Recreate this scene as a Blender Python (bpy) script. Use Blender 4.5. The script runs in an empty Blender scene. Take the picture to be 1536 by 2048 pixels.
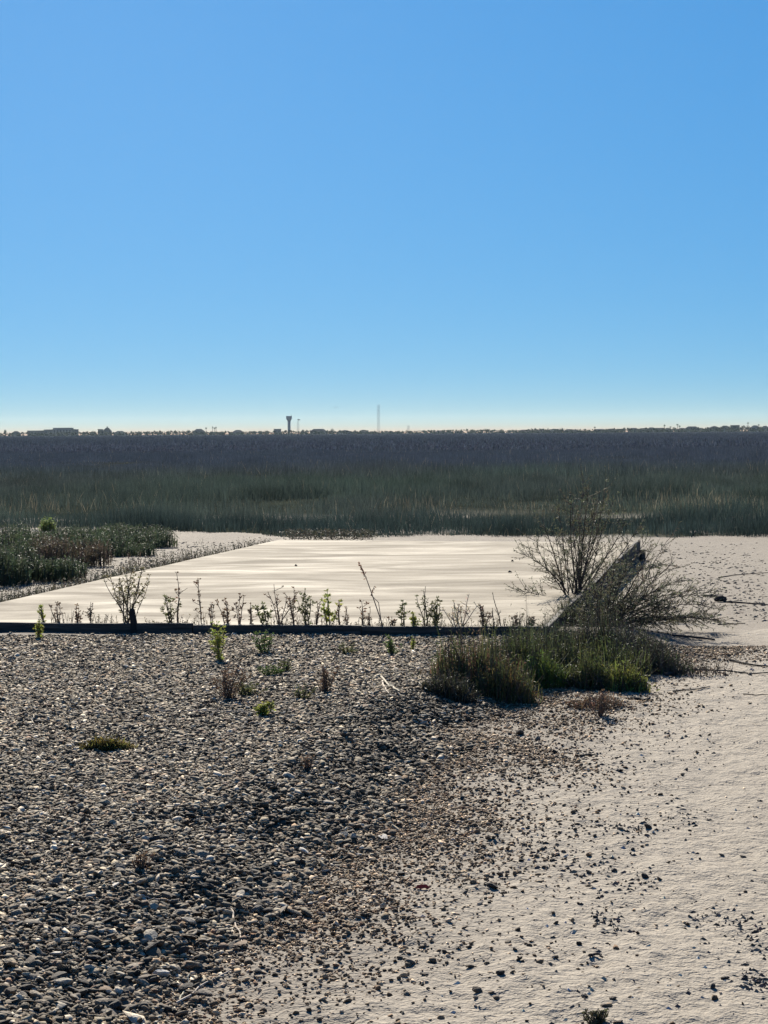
import bpy, math, random
import numpy as np
from mathutils import Vector, Matrix

random.seed(7)
rng = np.random.default_rng(7)
scene = bpy.context.scene
COL = scene.collection
R = math.radians

# ------------------------------------------------------------------ camera
CAM_Z, FPX, PITCH, ROLL = 1.75, 4000.0, math.atan(158 / 4000.0), 0.0060
_f = np.array([0, math.cos(PITCH), -math.sin(PITCH)])
_u0 = np.array([0, math.sin(PITCH), math.cos(PITCH)])
_x0 = np.array([1.0, 0, 0])
_r = math.cos(ROLL) * _x0 - math.sin(ROLL) * _u0
_u = math.sin(ROLL) * _x0 + math.cos(ROLL) * _u0
cam_data = bpy.data.cameras.new('camera')
cam = bpy.data.objects.new('camera', cam_data)
COL.objects.link(cam)
cam.matrix_world = Matrix(((_r[0], _u[0], -_f[0], 0), (_r[1], _u[1], -_f[1], 0), (_r[2], _u[2], -_f[2], CAM_Z), (0, 0, 0, 1)))
cam_data.sensor_fit = 'VERTICAL'
cam_data.sensor_height = 36.0
cam_data.lens = 36.0 * FPX / 2048.0
cam_data.clip_start = 0.1
cam_data.clip_end = 30000
scene.camera = cam

# ------------------------------------------------------------------ sky, sun, exposure
SUN_EL, SUN_AZ = 31.0, -9.0
world = bpy.data.worlds.new('World')
scene.world = world
world.use_nodes = True
wn = world.node_tree
bg = wn.nodes['Background']
sky = wn.nodes.new('ShaderNodeTexSky')
sky.sky_type = 'NISHITA'
sky.sun_disc = False
sky.sun_elevation = R(SUN_EL)
sky.sun_rotation = R(SUN_AZ)
sky.air_density, sky.dust_density, sky.ozone_density = 2.4, 0.08, 10.0
wtc = wn.nodes.new('ShaderNodeTexCoord')
wsep = wn.nodes.new('ShaderNodeSeparateXYZ')
wn.links.new(wtc.outputs['Generated'], wsep.inputs[0])
def wmath(op, a, b):
    n = wn.nodes.new('ShaderNodeMath'); n.operation = op
    wn.links.new(a, n.inputs[0]); n.inputs[1].default_value = b
    return n.outputs[0]
wz = wmath('MULTIPLY', wmath('POWER', wmath('MAXIMUM', wsep.outputs[2], 0.0), 0.45), 1.1)   # a deep clear sky: pale only close to the horizon
wcmb = wn.nodes.new('ShaderNodeCombineXYZ')
wn.links.new(wsep.outputs[0], wcmb.inputs[0]); wn.links.new(wsep.outputs[1], wcmb.inputs[1]); wn.links.new(wz, wcmb.inputs[2])
wnrm = wn.nodes.new('ShaderNodeVectorMath'); wnrm.operation = 'NORMALIZE'
wn.links.new(wcmb.outputs[0], wnrm.inputs[0])
wn.links.new(wnrm.outputs[0], sky.inputs[0])
wmul = wn.nodes.new('ShaderNodeMix')
wmul.data_type = 'RGBA'
wmul.blend_type = 'MULTIPLY'
wmul.inputs['Factor'].default_value = 1.0
wmul.inputs[7].default_value = (1.0, 1.0, 1.0, 1)
wsc = wn.nodes.new('ShaderNodeSeparateColor'); wcc = wn.nodes.new('ShaderNodeCombineColor')
wn.links.new(sky.outputs[0], wsc.inputs[0])
for ch, (g_, c_) in enumerate(((1.62, 0.242), (1.12, 0.600), (0.91, 1.12))):      # the camera's vivid rendering of blue
    wn.links.new(wmath('MULTIPLY', wmath('POWER', wsc.outputs[ch], g_), c_), wcc.inputs[ch])
wn.links.new(wcc.outputs[0], wmul.inputs[6])
wn.links.new(wmul.outputs[2], bg.inputs[0])
bg.inputs[1].default_value = 0.052
sd = Vector((math.sin(R(SUN_AZ)) * math.cos(R(SUN_EL)), math.cos(R(SUN_AZ)) * math.cos(R(SUN_EL)), math.sin(R(SUN_EL))))
sun = bpy.data.lights.new('sun', 'SUN')
sun.energy = 5.0
sun.angle = R(0.55)
sun.color = (1.0, 0.92, 0.79)
sun_o = bpy.data.objects.new('sun', sun)
COL.objects.link(sun_o)
sun_o.location = (-5, 20, 30)
sun_o.rotation_euler = sd.to_track_quat('Z', 'Y').to_euler()
scene.view_settings.view_transform = 'Standard'
scene.view_settings.look = 'None'
scene.view_settings.gamma = 1.0
scene.view_settings.use_curve_mapping = False
scene.view_settings.exposure = 1.15
scene.render.engine = 'CYCLES'
cy = scene.cycles
cy.max_bounces = 6
cy.diffuse_bounces = 2
cy.glossy_bounces = 2
cy.transmission_bounces = 2
cy.volume_bounces = 1
cy.transparent_max_bounces = 4
cy.use_denoising = True

# ------------------------------------------------------------------ helpers
def at(px, py, z=None, d=None):
    """the point of the place seen at photo pixel (px, py), at height z or at distance d"""
    v = _f + _r * ((px - 768) / FPX) + _u * ((1024 - py) / FPX)
    t = d / v[1] if d is not None else (z - CAM_Z) / v[2]
    return np.array([0, 0, CAM_Z]) + v * t

def pix(p):
    q = np.asarray(p, float) - np.array([0, 0, CAM_Z])
    w = q @ _f
    return 768 + FPX * (q @ _r) / w, 1024 - FPX * (q @ _u) / w

def _hash(ix, iy, seed):
    h = (ix * 374761393 + iy * 668265263 + seed * 1442695041) & 0x7fffffff
    h = ((h ^ (h >> 13)) * 1274126177) & 0x7fffffff
    return ((h ^ (h >> 16)) & 0xffff) / 65535.0

def vnoise(x, y, seed=0):
    x = np.asarray(x, float); y = np.asarray(y, float)
    ix = np.floor(x).astype(np.int64); iy = np.floor(y).astype(np.int64)
    fx = x - ix; fy = y - iy
    fx = fx * fx * (3 - 2 * fx); fy = fy * fy * (3 - 2 * fy)
    a = _hash(ix, iy, seed); b = _hash(ix + 1, iy, seed); c = _hash(ix, iy + 1, seed); d = _hash(ix + 1, iy + 1, seed)
    return (a * (1 - fx) + b * fx) * (1 - fy) + (c * (1 - fx) + d * fx) * fy

def fbm(x, y, seed=0, octv=4):
    s = 0; a = 0.5
    for k in range(octv):
        s = s + a * (vnoise(x * 2 ** k, y * 2 ** k, seed + k * 17) - 0.5)
        a *= 0.5
    return s

def sstep(a, b, t):
    t = np.clip((t - a) / (b - a), 0, 1)
    return t * t * (3 - 2 * t)

def link(o, parent=None):
    COL.objects.link(o)
    if parent is not None:
        o.parent = parent
    return o

def np_mesh(name, V, F, C=None, smooth=False):
    """mesh from numpy arrays; F is (n, k) with k corners each"""
    me = bpy.data.meshes.new(name)
    V = np.asarray(V, np.float32); F = np.asarray(F, np.int32)
    n, k = F.shape
    me.vertices.add(len(V)); me.vertices.foreach_set('co', V.ravel())
    me.loops.add(n * k); me.loops.foreach_set('vertex_index', F.ravel())
    me.polygons.add(n)
    me.polygons.foreach_set('loop_start', np.arange(n, dtype=np.int32) * k)
    me.polygons.foreach_set('loop_total', np.full(n, k, np.int32))
    if smooth:
        me.polygons.foreach_set('use_smooth', np.ones(n, bool))
    if C is not None:
        a = me.color_attributes.new('Col', 'FLOAT_COLOR', 'POINT')
        C = np.asarray(C, np.float32)
        if C.shape[1] == 3:
            C = np.hstack([C, np.ones((len(C), 1), np.float32)])
        a.data.foreach_set('color', C.ravel())
    me.update(calc_edges=True)
    me.validate()
    return me

class MB:
    def __init__(s):
        s.v = []; s.f = []; s.c = []
    def add(s, vs, fs, col):
        b = len(s.v)
        s.v += [tuple(p) for p in vs]
        s.f += [tuple(i + b for i in f) for f in fs]
        s.c += [col] * len(vs)
    def box(s, x0, x1, y0, y1, z0, z1, col=(.5, .5, .5)):
        vs = [(x, y, z) for z in (z0, z1) for x, y in ((x0, y0), (x1, y0), (x1, y1), (x0, y1))]
        s.add(vs, [(3, 2, 1, 0), (4, 5, 6, 7), (0, 1, 5, 4), (1, 2, 6, 5), (2, 3, 7, 6), (3, 0, 4, 7)], col)
    def tube(s, path, radii, n=5, col=(.2, .15, .1), cap=True):
        path = [np.asarray(p, float) for p in path]
        rings = []
        for i, p in enumerate(path):
            t = path[min(i + 1, len(path) - 1)] - path[max(i - 1, 0)]
            t = t / (np.linalg.norm(t) + 1e-9)
            a = np.cross(t, (0, 0, 1) if abs(t[2]) < 0.9 else (1, 0, 0)); a /= np.linalg.norm(a) + 1e-9
            b = np.cross(t, a)
            r = radii[i] if hasattr(radii, '__len__') else radii
            rings.append([p + r * (math.cos(2 * math.pi * k / n) * a + math.sin(2 * math.pi * k / n) * b) for k in range(n)])
        vs = [q for ring in rings for q in ring]
        fs = []
        for i in range(len(path) - 1):
            for k in range(n):
                fs.append((i * n + k, i * n + (k + 1) % n, (i + 1) * n + (k + 1) % n, (i + 1) * n + k))
        if cap:
            fs.append(tuple(range(n - 1, -1, -1)))
            fs.append(tuple((len(path) - 1) * n + k for k in range(n)))
        s.add(vs, fs, col)
    def leaf(s, p, d, L, W, col, fold=0.25):
        p = np.asarray(p, float); d = np.asarray(d, float); d = d / (np.linalg.norm(d) + 1e-9)
        w = np.array([random.gauss(0, 1), random.gauss(0, 1), random.gauss(0, 1)])
        w = w - d * (w @ d); w /= np.linalg.norm(w) + 1e-9
        nrm = np.cross(d, w)
        m = p + d * L * 0.5
        s.add([p, m + w * W / 2 + nrm * W * fold, p + d * L, m - w * W / 2 + nrm * W * fold], [(0, 1, 2), (0, 2, 3)], col)
    def blade(s, p, h, w, lean, yaw, bend, col, tipcol=None):
        p = np.asarray(p, float)
        dx, dy = math.cos(yaw), math.sin(yaw)
        sx, sy = -dy * w / 2, dx * w / 2
        vs = []
        for t, k in ((0, 1.0), (0.5, 0.8)):
            off = h * (lean * t + bend * t * t)
            c = p + np.array([dx * off, dy * off, h * t * (1 - 0.15 * bend * t)])
            vs += [c + np.array([sx * k, sy * k, 0]), c - np.array([sx * k, sy * k, 0])]
        off = h * (lean + bend)
        vs.append(p + np.array([dx * off, dy * off, h * (1 - 0.3 * bend)]))
        s.add(vs, [(0, 1, 3), (0, 3, 2), (2, 3, 4)], col)
    def build(s, name, mat, parent=None, smooth=False):
        me = bpy.data.meshes.new(name)
        me.from_pydata(s.v, [], s.f)
        a = me.color_attributes.new('Col', 'FLOAT_COLOR', 'POINT')
        a.data.foreach_set('color', np.hstack([np.array(s.c, np.float32), np.ones((len(s.c), 1), np.float32)]).ravel())
        if smooth:
            for p in me.polygons: p.use_smooth = True
        me.materials.append(mat)
        return link(bpy.data.objects.new(name, me), parent)

def tag(o, label=None, cat=None, group=None, kind=None):
    if label: o['label'] = label
    if cat: o['category'] = cat
    if group: o['group'] = group
    if kind: o['kind'] = kind
    return o

def empty(name, loc=(0, 0, 0), rz=0.0):
    o = bpy.data.objects.new(name, None)
    o.empty_display_size = 0.2
    o.location = tuple(loc); o.rotation_euler = (0, 0, rz)
    return link(o)

def copy_tree(o, parent=None):
    c = o.copy(); COL.objects.link(c); c.parent = parent
    for ch in list(o.children): copy_tree(ch, c)
    return c

def jit(c, a=0.25):
    k = 1 + random.uniform(-a, a)
    return tuple(max(0.002, v * k * (1 + random.uniform(-a, a) * 0.35)) for v in c)

ORD = ['leftmost', 'second', 'third', 'fourth', 'fifth', 'sixth', 'seventh', 'eighth', 'ninth', 'tenth', 'eleventh', 'twelfth', 'thirteenth', 'fourteenth',
       'fifteenth', 'sixteenth', 'seventeenth', 'eighteenth', 'nineteenth', 'twentieth'] + [
       'twenty-' + w for w in ('first', 'second', 'third', 'fourth', 'fifth', 'sixth', 'seventh', 'eighth', 'ninth')] + ['thirtieth'] + [
       'thirty-' + w for w in ('first', 'second', 'third', 'fourth', 'fifth', 'sixth', 'seventh', 'eighth', 'ninth')] + ['fortieth'] + [
       'forty-' + w for w in ('first', 'second', 'third', 'fourth', 'fifth', 'sixth', 'seventh', 'eighth', 'ninth')] + ['fiftieth'] + [
       'fifty-' + w for w in ('first', 'second', 'third', 'fourth', 'fifth', 'sixth', 'seventh', 'eighth', 'ninth')]

# ------------------------------------------------------------------ materials
def new_mat(name):
    m = bpy.data.materials.new(name); m.use_nodes = True
    nt = m.node_tree
    return m, nt, nt.nodes['Principled BSDF']

def N(nt, t, **kw):
    n = nt.nodes.new(t)
    for k, v in kw.items(): setattr(n, k, v)
    return n

def mixrgb(nt, a, b, fac, mode='MIX'):
    m = N(nt, 'ShaderNodeMix', data_type='RGBA', blend_type=mode)
    for s, v in ((6, a), (7, b), ('Factor', fac)):
        if hasattr(v, 'is_linked'): nt.links.new(v, m.inputs[s])
        elif s == 'Factor': m.inputs[s].default_value = v
        else: m.inputs[s].default_value = (*v, 1)
    return m.outputs[2]

def noise(nt, scale, detail=4, rough=0.55, vec=None, dist=0.0):
    n = N(nt, 'ShaderNodeTexNoise')
    n.inputs['Scale'].default_value = scale; n.inputs['Detail'].default_value = detail
    n.inputs['Roughness'].default_value = rough; n.inputs['Distortion'].default_value = dist
    if vec is None:
        g = N(nt, 'ShaderNodeNewGeometry'); vec = g.outputs['Position']
    nt.links.new(vec, n.inputs['Vector'])
    return n

def ramp(nt, fac, stops):
    r = N(nt, 'ShaderNodeValToRGB')
    while len(r.color_ramp.elements) < len(stops): r.color_ramp.elements.new(0.5)
    for e, (p, c) in zip(r.color_ramp.elements, stops):
        e.position = p; e.color = (*c, 1) if len(c) == 3 else c
    nt.links.new(fac, r.inputs[0])
    return r.outputs[0]

def maprange(nt, v, a, b, c, d):
    m = N(nt, 'ShaderNodeMapRange')
    for i, k in enumerate((a, b, c, d)): m.inputs[i + 1].default_value = k
    nt.links.new(v, m.inputs[0])
    return m.outputs[0]

def bump(nt, h, dist, strength=1.0, normal=None):
    b = N(nt, 'ShaderNodeBump'); b.inputs['Distance'].default_value = dist; b.inputs['Strength'].default_value = strength
    nt.links.new(h, b.inputs['Height'])
    if normal is not None: nt.links.new(normal, b.inputs['Normal'])
    return b.outputs[0]

def attr_mat(name, rough=0.85, spec=0.3, nscale=60.0, namt=0.25, bdist=0.0, transl=0.0):
    m, nt, p = new_mat(name)
    a = N(nt, 'ShaderNodeVertexColor', layer_name='Col')
    n = noise(nt, nscale)
    v = maprange(nt, n.outputs[0], 0.25, 0.75, 1 - namt, 1 + namt)
    c = N(nt, 'ShaderNodeVectorMath', operation='SCALE')
    nt.links.new(a.outputs[0], c.inputs[0]); nt.links.new(v, c.inputs['Scale'])
    nt.links.new(c.outputs[0], p.inputs['Base Color'])
    p.inputs['Roughness'].default_value = rough
    p.inputs['Specular IOR Level'].default_value = spec
    if bdist: nt.links.new(bump(nt, n.outputs[0], bdist), p.inputs['Normal'])
    if transl:
        t = N(nt, 'ShaderNodeBsdfTranslucent'); nt.links.new(c.outputs[0], t.inputs[0])
        mx = N(nt, 'ShaderNodeMixShader'); mx.inputs[0].default_value = transl
        nt.links.new(p.outputs[0], mx.inputs[1]); nt.links.new(t.outputs[0], mx.inputs[2])
        nt.links.new(mx.outputs[0], nt.nodes['Material Output'].inputs[0])
    return m

M_STONE = attr_mat('gravel_stone', 0.85, 0.2, 140, 0.35, 0.004)
M_LEAF = attr_mat('leaf', 0.6, 0.35, 30, 0.25, 0, 0.35)
M_GRASS = attr_mat('marsh_grass', 0.75, 0.18, 0.6, 0.45, 0, 0.26)
M_TWIG = attr_mat('dry_twig', 0.9, 0.2, 40, 0.35, 0.002)
M_FAR = attr_mat('far_paint', 0.95, 0.0, 0.4, 0.12)
M_FARLEAF = attr_mat('far_foliage', 1.0, 0.0, 0.3, 0.35)

# ------------------------------------------------------------------ terrain shape
EDGE_PX = [(1120, 1330), (1010, 1395), (915, 1440), (860, 1500), (805, 1565), (770, 1625), (700, 1680), (610, 1715), (530, 1775), (490, 1850), (410, 1920), (340, 2000), (300, 2060), (200, 2200), (0, 2500)]
EDGE = np.array([at(x, y, z=0.045)[:2] for x, y in EDGE_PX])
EDGE = np.vstack([[2.6, 16.6], EDGE, [-1.2, 0.5]])

def edge_dist(x, y):
    """signed distance to the rim of the gravel bank; positive on the bank (left)"""
    x = np.asarray(x, float); y = np.asarray(y, float)
    best = np.full(x.shape, 1e9); sgn = np.ones(x.shape)
    for i in range(len(EDGE) - 1):
        a, b = EDGE[i], EDGE[i + 1]
        ab = b - a; L2 = ab @ ab
        t = np.clip(((x - a[0]) * ab[0] + (y - a[1]) * ab[1]) / L2, 0, 1)
        dx = x - a[0] - t * ab[0]; dy = y - a[1] - t * ab[1]
        d = np.hypot(dx, dy)
        s = np.sign(ab[0] * (y - a[1]) - ab[1] * (x - a[0]))
        k = d < best
        best = np.where(k, d, best); sgn = np.where(k, s, sgn)
    return -best * sgn

def slabfront(x):
    return 16.3 - 0.0 * x

def bank_d(x, y):
    d = edge_dist(x, y)
    return d + 0.25 * fbm(x * 1.6, y * 1.2, 5, 3) * 2

def height(x, y):
    x = np.asarray(x, float); y = np.asarray(y, float)
    d = bank_d(x, y)
    m = (0.145 - 0.03 * sstep(11, 15.5, y)) * sstep(-0.10, 0.60, d) * (1 - sstep(16.6, 17.2, y))
    m = m + 0.05 * fbm(x * 1.1, y * 0.6, 21, 3) * sstep(0, 0.6, d)
    s = 0.028 * fbm(x * 0.5, y * 0.35, 31, 3) + 0.016 * fbm(x * 2.3, y * 2.0, 41, 3) + 0.034 * fbm(x * 9, y * 6, 51, 3) + 0.020 * fbm(x * 24, y * 15, 52, 2)
    s = s * (1 - 0.6 * sstep(0, 0.5, d))
    near = 1 - 0.6 * sstep(14.6, 16.6, y) * (1 - sstep(30, 33, y))
    rise = -0.04 * sstep(17.0, 18.5, y) * (1 - sstep(28.5, 31, y)) * sstep(-0.1, 0.1, x - (1.27 + (y - 16.0) * 0.187)) * (1 - sstep(1.2, 3.0, x - (1.27 + (y - 16.0) * 0.187)))
    u = 0.38 * x - 0.92 * y; v = 0.92 * x + 0.38 * y
    rise = rise + 0.045 * fbm(v * 3.2, u * 0.30, 141, 3) * (1 - sstep(-.3, 0, d)) * (1 - sstep(14, 18, y))
    return m + s * near + rise

_hx0, _hy0, _hs = -7.0, 2.0, 0.03
_HG = height(*np.meshgrid(np.arange(_hx0, 10, _hs), np.arange(_hy0, 40, _hs)))
def gz(x, y):
    """quick look-up of height() for single points"""
    i = min(max((x - _hx0) / _hs, 0), _HG.shape[1] - 2.001); j = min(max((y - _hy0) / _hs, 0), _HG.shape[0] - 2.001)
    a, b = int(i), int(j); u, v = i - a, j - b
    return float((_HG[b, a] * (1 - u) + _HG[b, a + 1] * u) * (1 - v) + (_HG[b + 1, a] * (1 - u) + _HG[b + 1, a + 1] * u) * v)

def ground_at(px, py):
    z = 0.0
    for _ in range(6):
        p = at(px, py, z=z); z = gz(p[0], p[1])
    p[2] = z
    return p

# sand flat: rows get wider apart with distance
def sand_sheet():
    ys = [2.2]
    while ys[-1] < 44: ys.append(ys[-1] + max(0.012, ys[-1] * 0.0038))
    ys = np.array(ys)
    us = np.linspace(-1, 1, 420)
    hw = 2.0 + ys * 0.24
    X = us[None, :] * hw[:, None]; Y = np.repeat(ys[:, None], len(us), 1)
    Z = height(X, Y)
    Z = Z - 0.06 * sstep(34, 40, Y)
    d = bank_d(X, Y)
    V = np.stack([X, Y, Z], -1).reshape(-1, 3)
    r, c = X.shape
    i = np.arange(r * c).reshape(r, c)
    F = np.stack([i[:-1, :-1], i[:-1, 1:], i[1:, 1:], i[1:, :-1]], -1).reshape(-1, 4)
    on = (sstep(-0.25, 0.25, d) * (1 - sstep(16.5, 17.0, Y)))[..., None]
    sandc = np.array([0.246, 0.214, 0.170]); soil = np.array([0.12, 0.10, 0.078])
    spill = (0.55 * sstep(-1.2, -0.1, d + 0.7 * fbm(X * 1.5, Y * .9, 77, 3)))[..., None]
    k = np.clip(on * 0.9 + spill, 0, 1)
    C = (sandc * (1 - k) + soil * k) * (1 + 0.22 * fbm(X * 1.1, Y * 0.6, 61, 4))[..., None]
    return np_mesh('sand_flat', V, F, C.reshape(-1, 3), True)

m, nt, p = new_mat('sand')
a = N(nt, 'ShaderNodeVertexColor', layer_name='Col')
n1 = noise(nt, 13, 3, 0.6); n2 = noise(nt, 42, 2.5, 0.6); n3 = noise(nt, 95, 1.5, 0.5)
v = N(nt, 'ShaderNodeVectorMath', operation='SCALE')
nt.links.new(a.outputs[0], v.inputs[0])
nt.links.new(maprange(nt, n1.outputs[0], 0.3, 0.7, 0.86, 1.12), v.inputs['Scale'])
fl = ramp(nt, n3.outputs[0], [(0.28, (1.15, 1.13, 1.1)), (0.36, (1, 1, 1)), (0.60, (1, 1, 1)), (0.70, (0.55, 0.48, 0.42))])
c2 = mixrgb(nt, v.outputs[0], fl, 0.8, 'MULTIPLY')
nt.links.new(c2, p.inputs['Base Color'])
p.inputs['Roughness'].default_value = 0.9
p.inputs['Specular IOR Level'].default_value = 0.2
b = bump(nt, n1.outputs[0], 0.024, 1.0)
b = bump(nt, n2.outputs[0], 0.013, 1.0, b)
b = bump(nt, n3.outputs[0], 0.005, 1.0, b)
nt.links.new(b, p.inputs['Normal'])
M_SAND = m
me = sand_sheet(); me.materials.append(M_SAND)
tag(link(bpy.data.objects.new('sand_flat', me)), 'pale salty sand flat with a darker bank', kind='structure')

# ------------------------------------------------------------------ marsh and the ground to the horizon
MARSH_EDGE_PX = [(-500, 1064), (0, 1063), (90, 1062), (330, 1062), (480, 1066), (570, 1076), (700, 1075), (900, 1073), (1100, 1074), (1536, 1076), (2100, 1077)]
_me = np.array([at(x, y, z=0.0)[:2] for x, y in MARSH_EDGE_PX])
def marsh_edge(x):
    return np.interp(x, _me[:, 0], _me[:, 1]) + 0.9 * fbm(np.asarray(x) * 1.3, np.asarray(x) * 0 + 3, 91, 3)

def marsh_mesh():
    ys = [0.0]
    us = np.linspace(-1, 1, 220)
    t = 32.0
    ys = [t]
    while t < 6900: t *= 1.022; ys.append(t)
    ys = np.array(ys)
    X = us[None, :] * (6 + ys * 0.45)[:, None]; Y = np.repeat(ys[:, None], len(us), 1)
    e = Y - marsh_edge(np.clip(X, -20, 20))
    Z = -0.09 + 0.10 * sstep(-0.3, 0.5, e) + 0.18 * sstep(9, 16, e) + 0.14 * sstep(150, 500, e) + 0.12 * fbm(X * 0.3, Y * 0.2, 13, 3) * sstep(8, 20, e)
    Z = Z - 0.05 * sstep(20, 60, e)
    V = np.stack([X, Y, Z], -1).reshape(-1, 3)
    r, c = X.shape
    i = np.arange(r * c).reshape(r, c)
    F = np.stack([i[:-1, :-1], i[:-1, 1:], i[1:, 1:], i[1:, :-1]], -1).reshape(-1, 4)
    bare = (1 - sstep(5, 12, e))
    q = (sstep(-0.04, 0.12, fbm(X * 0.35, Y * 0.22, 8, 3)) * bare)[..., None]
    g = fbm(X * 0.02, Y * 0.006, 19, 4)[..., None]
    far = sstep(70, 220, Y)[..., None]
    base = np.array([0.034, 0.038, 0.028]) * (1 - far) + np.array([0.030, 0.036, 0.052]) * far  # far part tinted bluish, haze painted into the ground colour
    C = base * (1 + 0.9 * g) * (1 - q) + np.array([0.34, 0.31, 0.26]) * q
    return np_mesh('marsh', V, F, C.reshape(-1, 3), True)
m, nt, p = new_mat('marsh_ground')
a = N(nt, 'ShaderNodeVertexColor', layer_name='Col')
n1 = noise(nt, 0.55, 8, 0.7); n2 = noise(nt, 4.0, 5, 0.7)
v = N(nt, 'ShaderNodeVectorMath', operation='SCALE')
nt.links.new(a.outputs[0], v.inputs[0]); nt.links.new(maprange(nt, n1.outputs[0], 0.3, 0.7, 0.6, 1.4), v.inputs['Scale'])
nt.links.new(v.outputs[0], p.inputs['Base Color'])
p.inputs['Roughness'].default_value = 1.0; p.inputs['Specular IOR Level'].default_value = 0.0
nt.links.new(bump(nt, n1.outputs[0], 0.5, 0.6), p.inputs['Normal'])
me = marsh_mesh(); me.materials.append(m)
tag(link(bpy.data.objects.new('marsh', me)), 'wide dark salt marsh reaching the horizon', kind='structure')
mb = MB()
mb.add([(-6500, -400, -0.35), (6500, -400, -0.35), (6500, 7400, -0.35), (-6500, 7400, -0.35)], [(0, 1, 2, 3)], (0.07, 0.065, 0.05))
g = mb.build('ground', m); tag(g, 'dark flat ground under the marsh', kind='structure')

# ------------------------------------------------------------------ haze
m = bpy.data.materials.new('haze'); m.use_nodes = True
nt = m.node_tree; nt.nodes.remove(nt.nodes['Principled BSDF'])
vol = N(nt, 'ShaderNodeVolumePrincipled')
vol.inputs['Color'].default_value = (0.70, 0.87, 0.96, 1)
vol.inputs['Density'].default_value = 0.000022
vol.inputs['Anisotropy'].default_value = 0.35
nt.links.new(vol.outputs[0], nt.nodes['Material Output'].inputs['Volume'])
mb = MB(); mb.box(-6600, 6600, -500, 7500, -1.4, 62)
h = mb.build('haze', m); tag(h, 'thin pale sea haze over the marsh', kind='stuff')

# ------------------------------------------------------------------ far shore: houses, trees, palms, masts, water tower
FAR = 2600.0
def far_xz(px, py, d=FAR):
    p = at(px, py, d=d); return p[0], p[2]

def leaf_cloud(mb, c, r, n, size, col, squash=1.0):
    """many small tilted leaf clumps through a crown's volume"""
    for _ in range(n):
        while True:
            q = np.array([random.uniform(-1, 1) for _ in range(3)])
            if 0.15 < np.linalg.norm(q) < 1: break
        q = q * (0.75 + 0.35 * random.random())
        p = np.array(c) + q * np.array(r)
        a = np.array([random.gauss(0, 1) for _ in range(3)]); a /= np.linalg.norm(a)
        b = np.cross(a, (0.3, 0.2, 0.9)); b /= np.linalg.norm(b) + 1e-9
        s = size * random.uniform(0.6, 1.3)
        mb.add([p - a * s - b * s * .4, p + a * s - b * s * .6, p + a * s * .7 + b * s, p - a * s * .8 + b * s * .7], [(0, 1, 2, 3)], jit(col, 0.4))

FOL = (0.022, 0.042, 0.030)
def far_tree(px, top, wpx, label, d=FAR, group='trees along the far shore'):
    x, zt = far_xz(px, top, d)
    w = wpx * d / FPX
    root = empty('tree', (x, d, 0)); tag(root, label, 'tree', group)
    t = MB(); t.tube([(0, 0, -0.2), (0.1, 0, zt * .35), (0.2, 0.1, zt * .62)], [0.32, 0.24, 0.14], 6, (0.09, 0.07, 0.055))
    for k in range(3):
        a = k * 2.1 + px
        t.tube([(0.1, 0, zt * .33), (math.cos(a) * w * .28, math.sin(a) * w * .2, zt * .68)], [0.16, 0.07], 5, (0.09, 0.07, 0.055))
    t.build('trunk', M_TWIG, root)
    c = MB()
    for k in range(5):
        ox = random.uniform(-.28, .28) * w
        leaf_cloud(c, (ox, random.uniform(-.2, .2) * w, zt * random.uniform(.34, .66)), (w * .32, w * .28, zt * random.uniform(.26, .34)), 80, max(0.35, w * .045), FOL)
    c.build('crown', M_FARLEAF, root)

def far_palm(px, top, label, d=FAR):
    x, zt = far_xz(px, top, d)
    root = empty('palm_tree', (x, d, 0)); tag(root, label, 'palm tree', 'palms along the far shore')
    t = MB(); t.tube([(0, 0, -.2), (.15, 0, zt * .5), (0, 0, zt - 1.0)], [.38, .3, .26], 6, (0.10, 0.08, 0.065)); t.build('trunk', M_TWIG, root)
    c = MB()
    for k in range(26):
        a = random.uniform(0, 6.28); e = random.uniform(-.6, 1.2); L = random.uniform(1.5, 2.1)
        dr = np.array([math.cos(a) * math.cos(e), math.sin(a) * math.cos(e), math.sin(e)])
        p0 = np.array([0, 0, zt - 1.0]); p1 = p0 + dr * L * .6; p2 = p0 + dr * L + np.array([0, 0, -.35])
        s = np.cross(dr, (0, 0, 1)); s = s / (np.linalg.norm(s) + 1e-9) * .28
        c.add([p0, p1 + s, p2, p1 - s], [(0, 1, 2), (0, 2, 3)], jit(FOL, .3))
    c.build('crown', M_FARLEAF, root)

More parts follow.
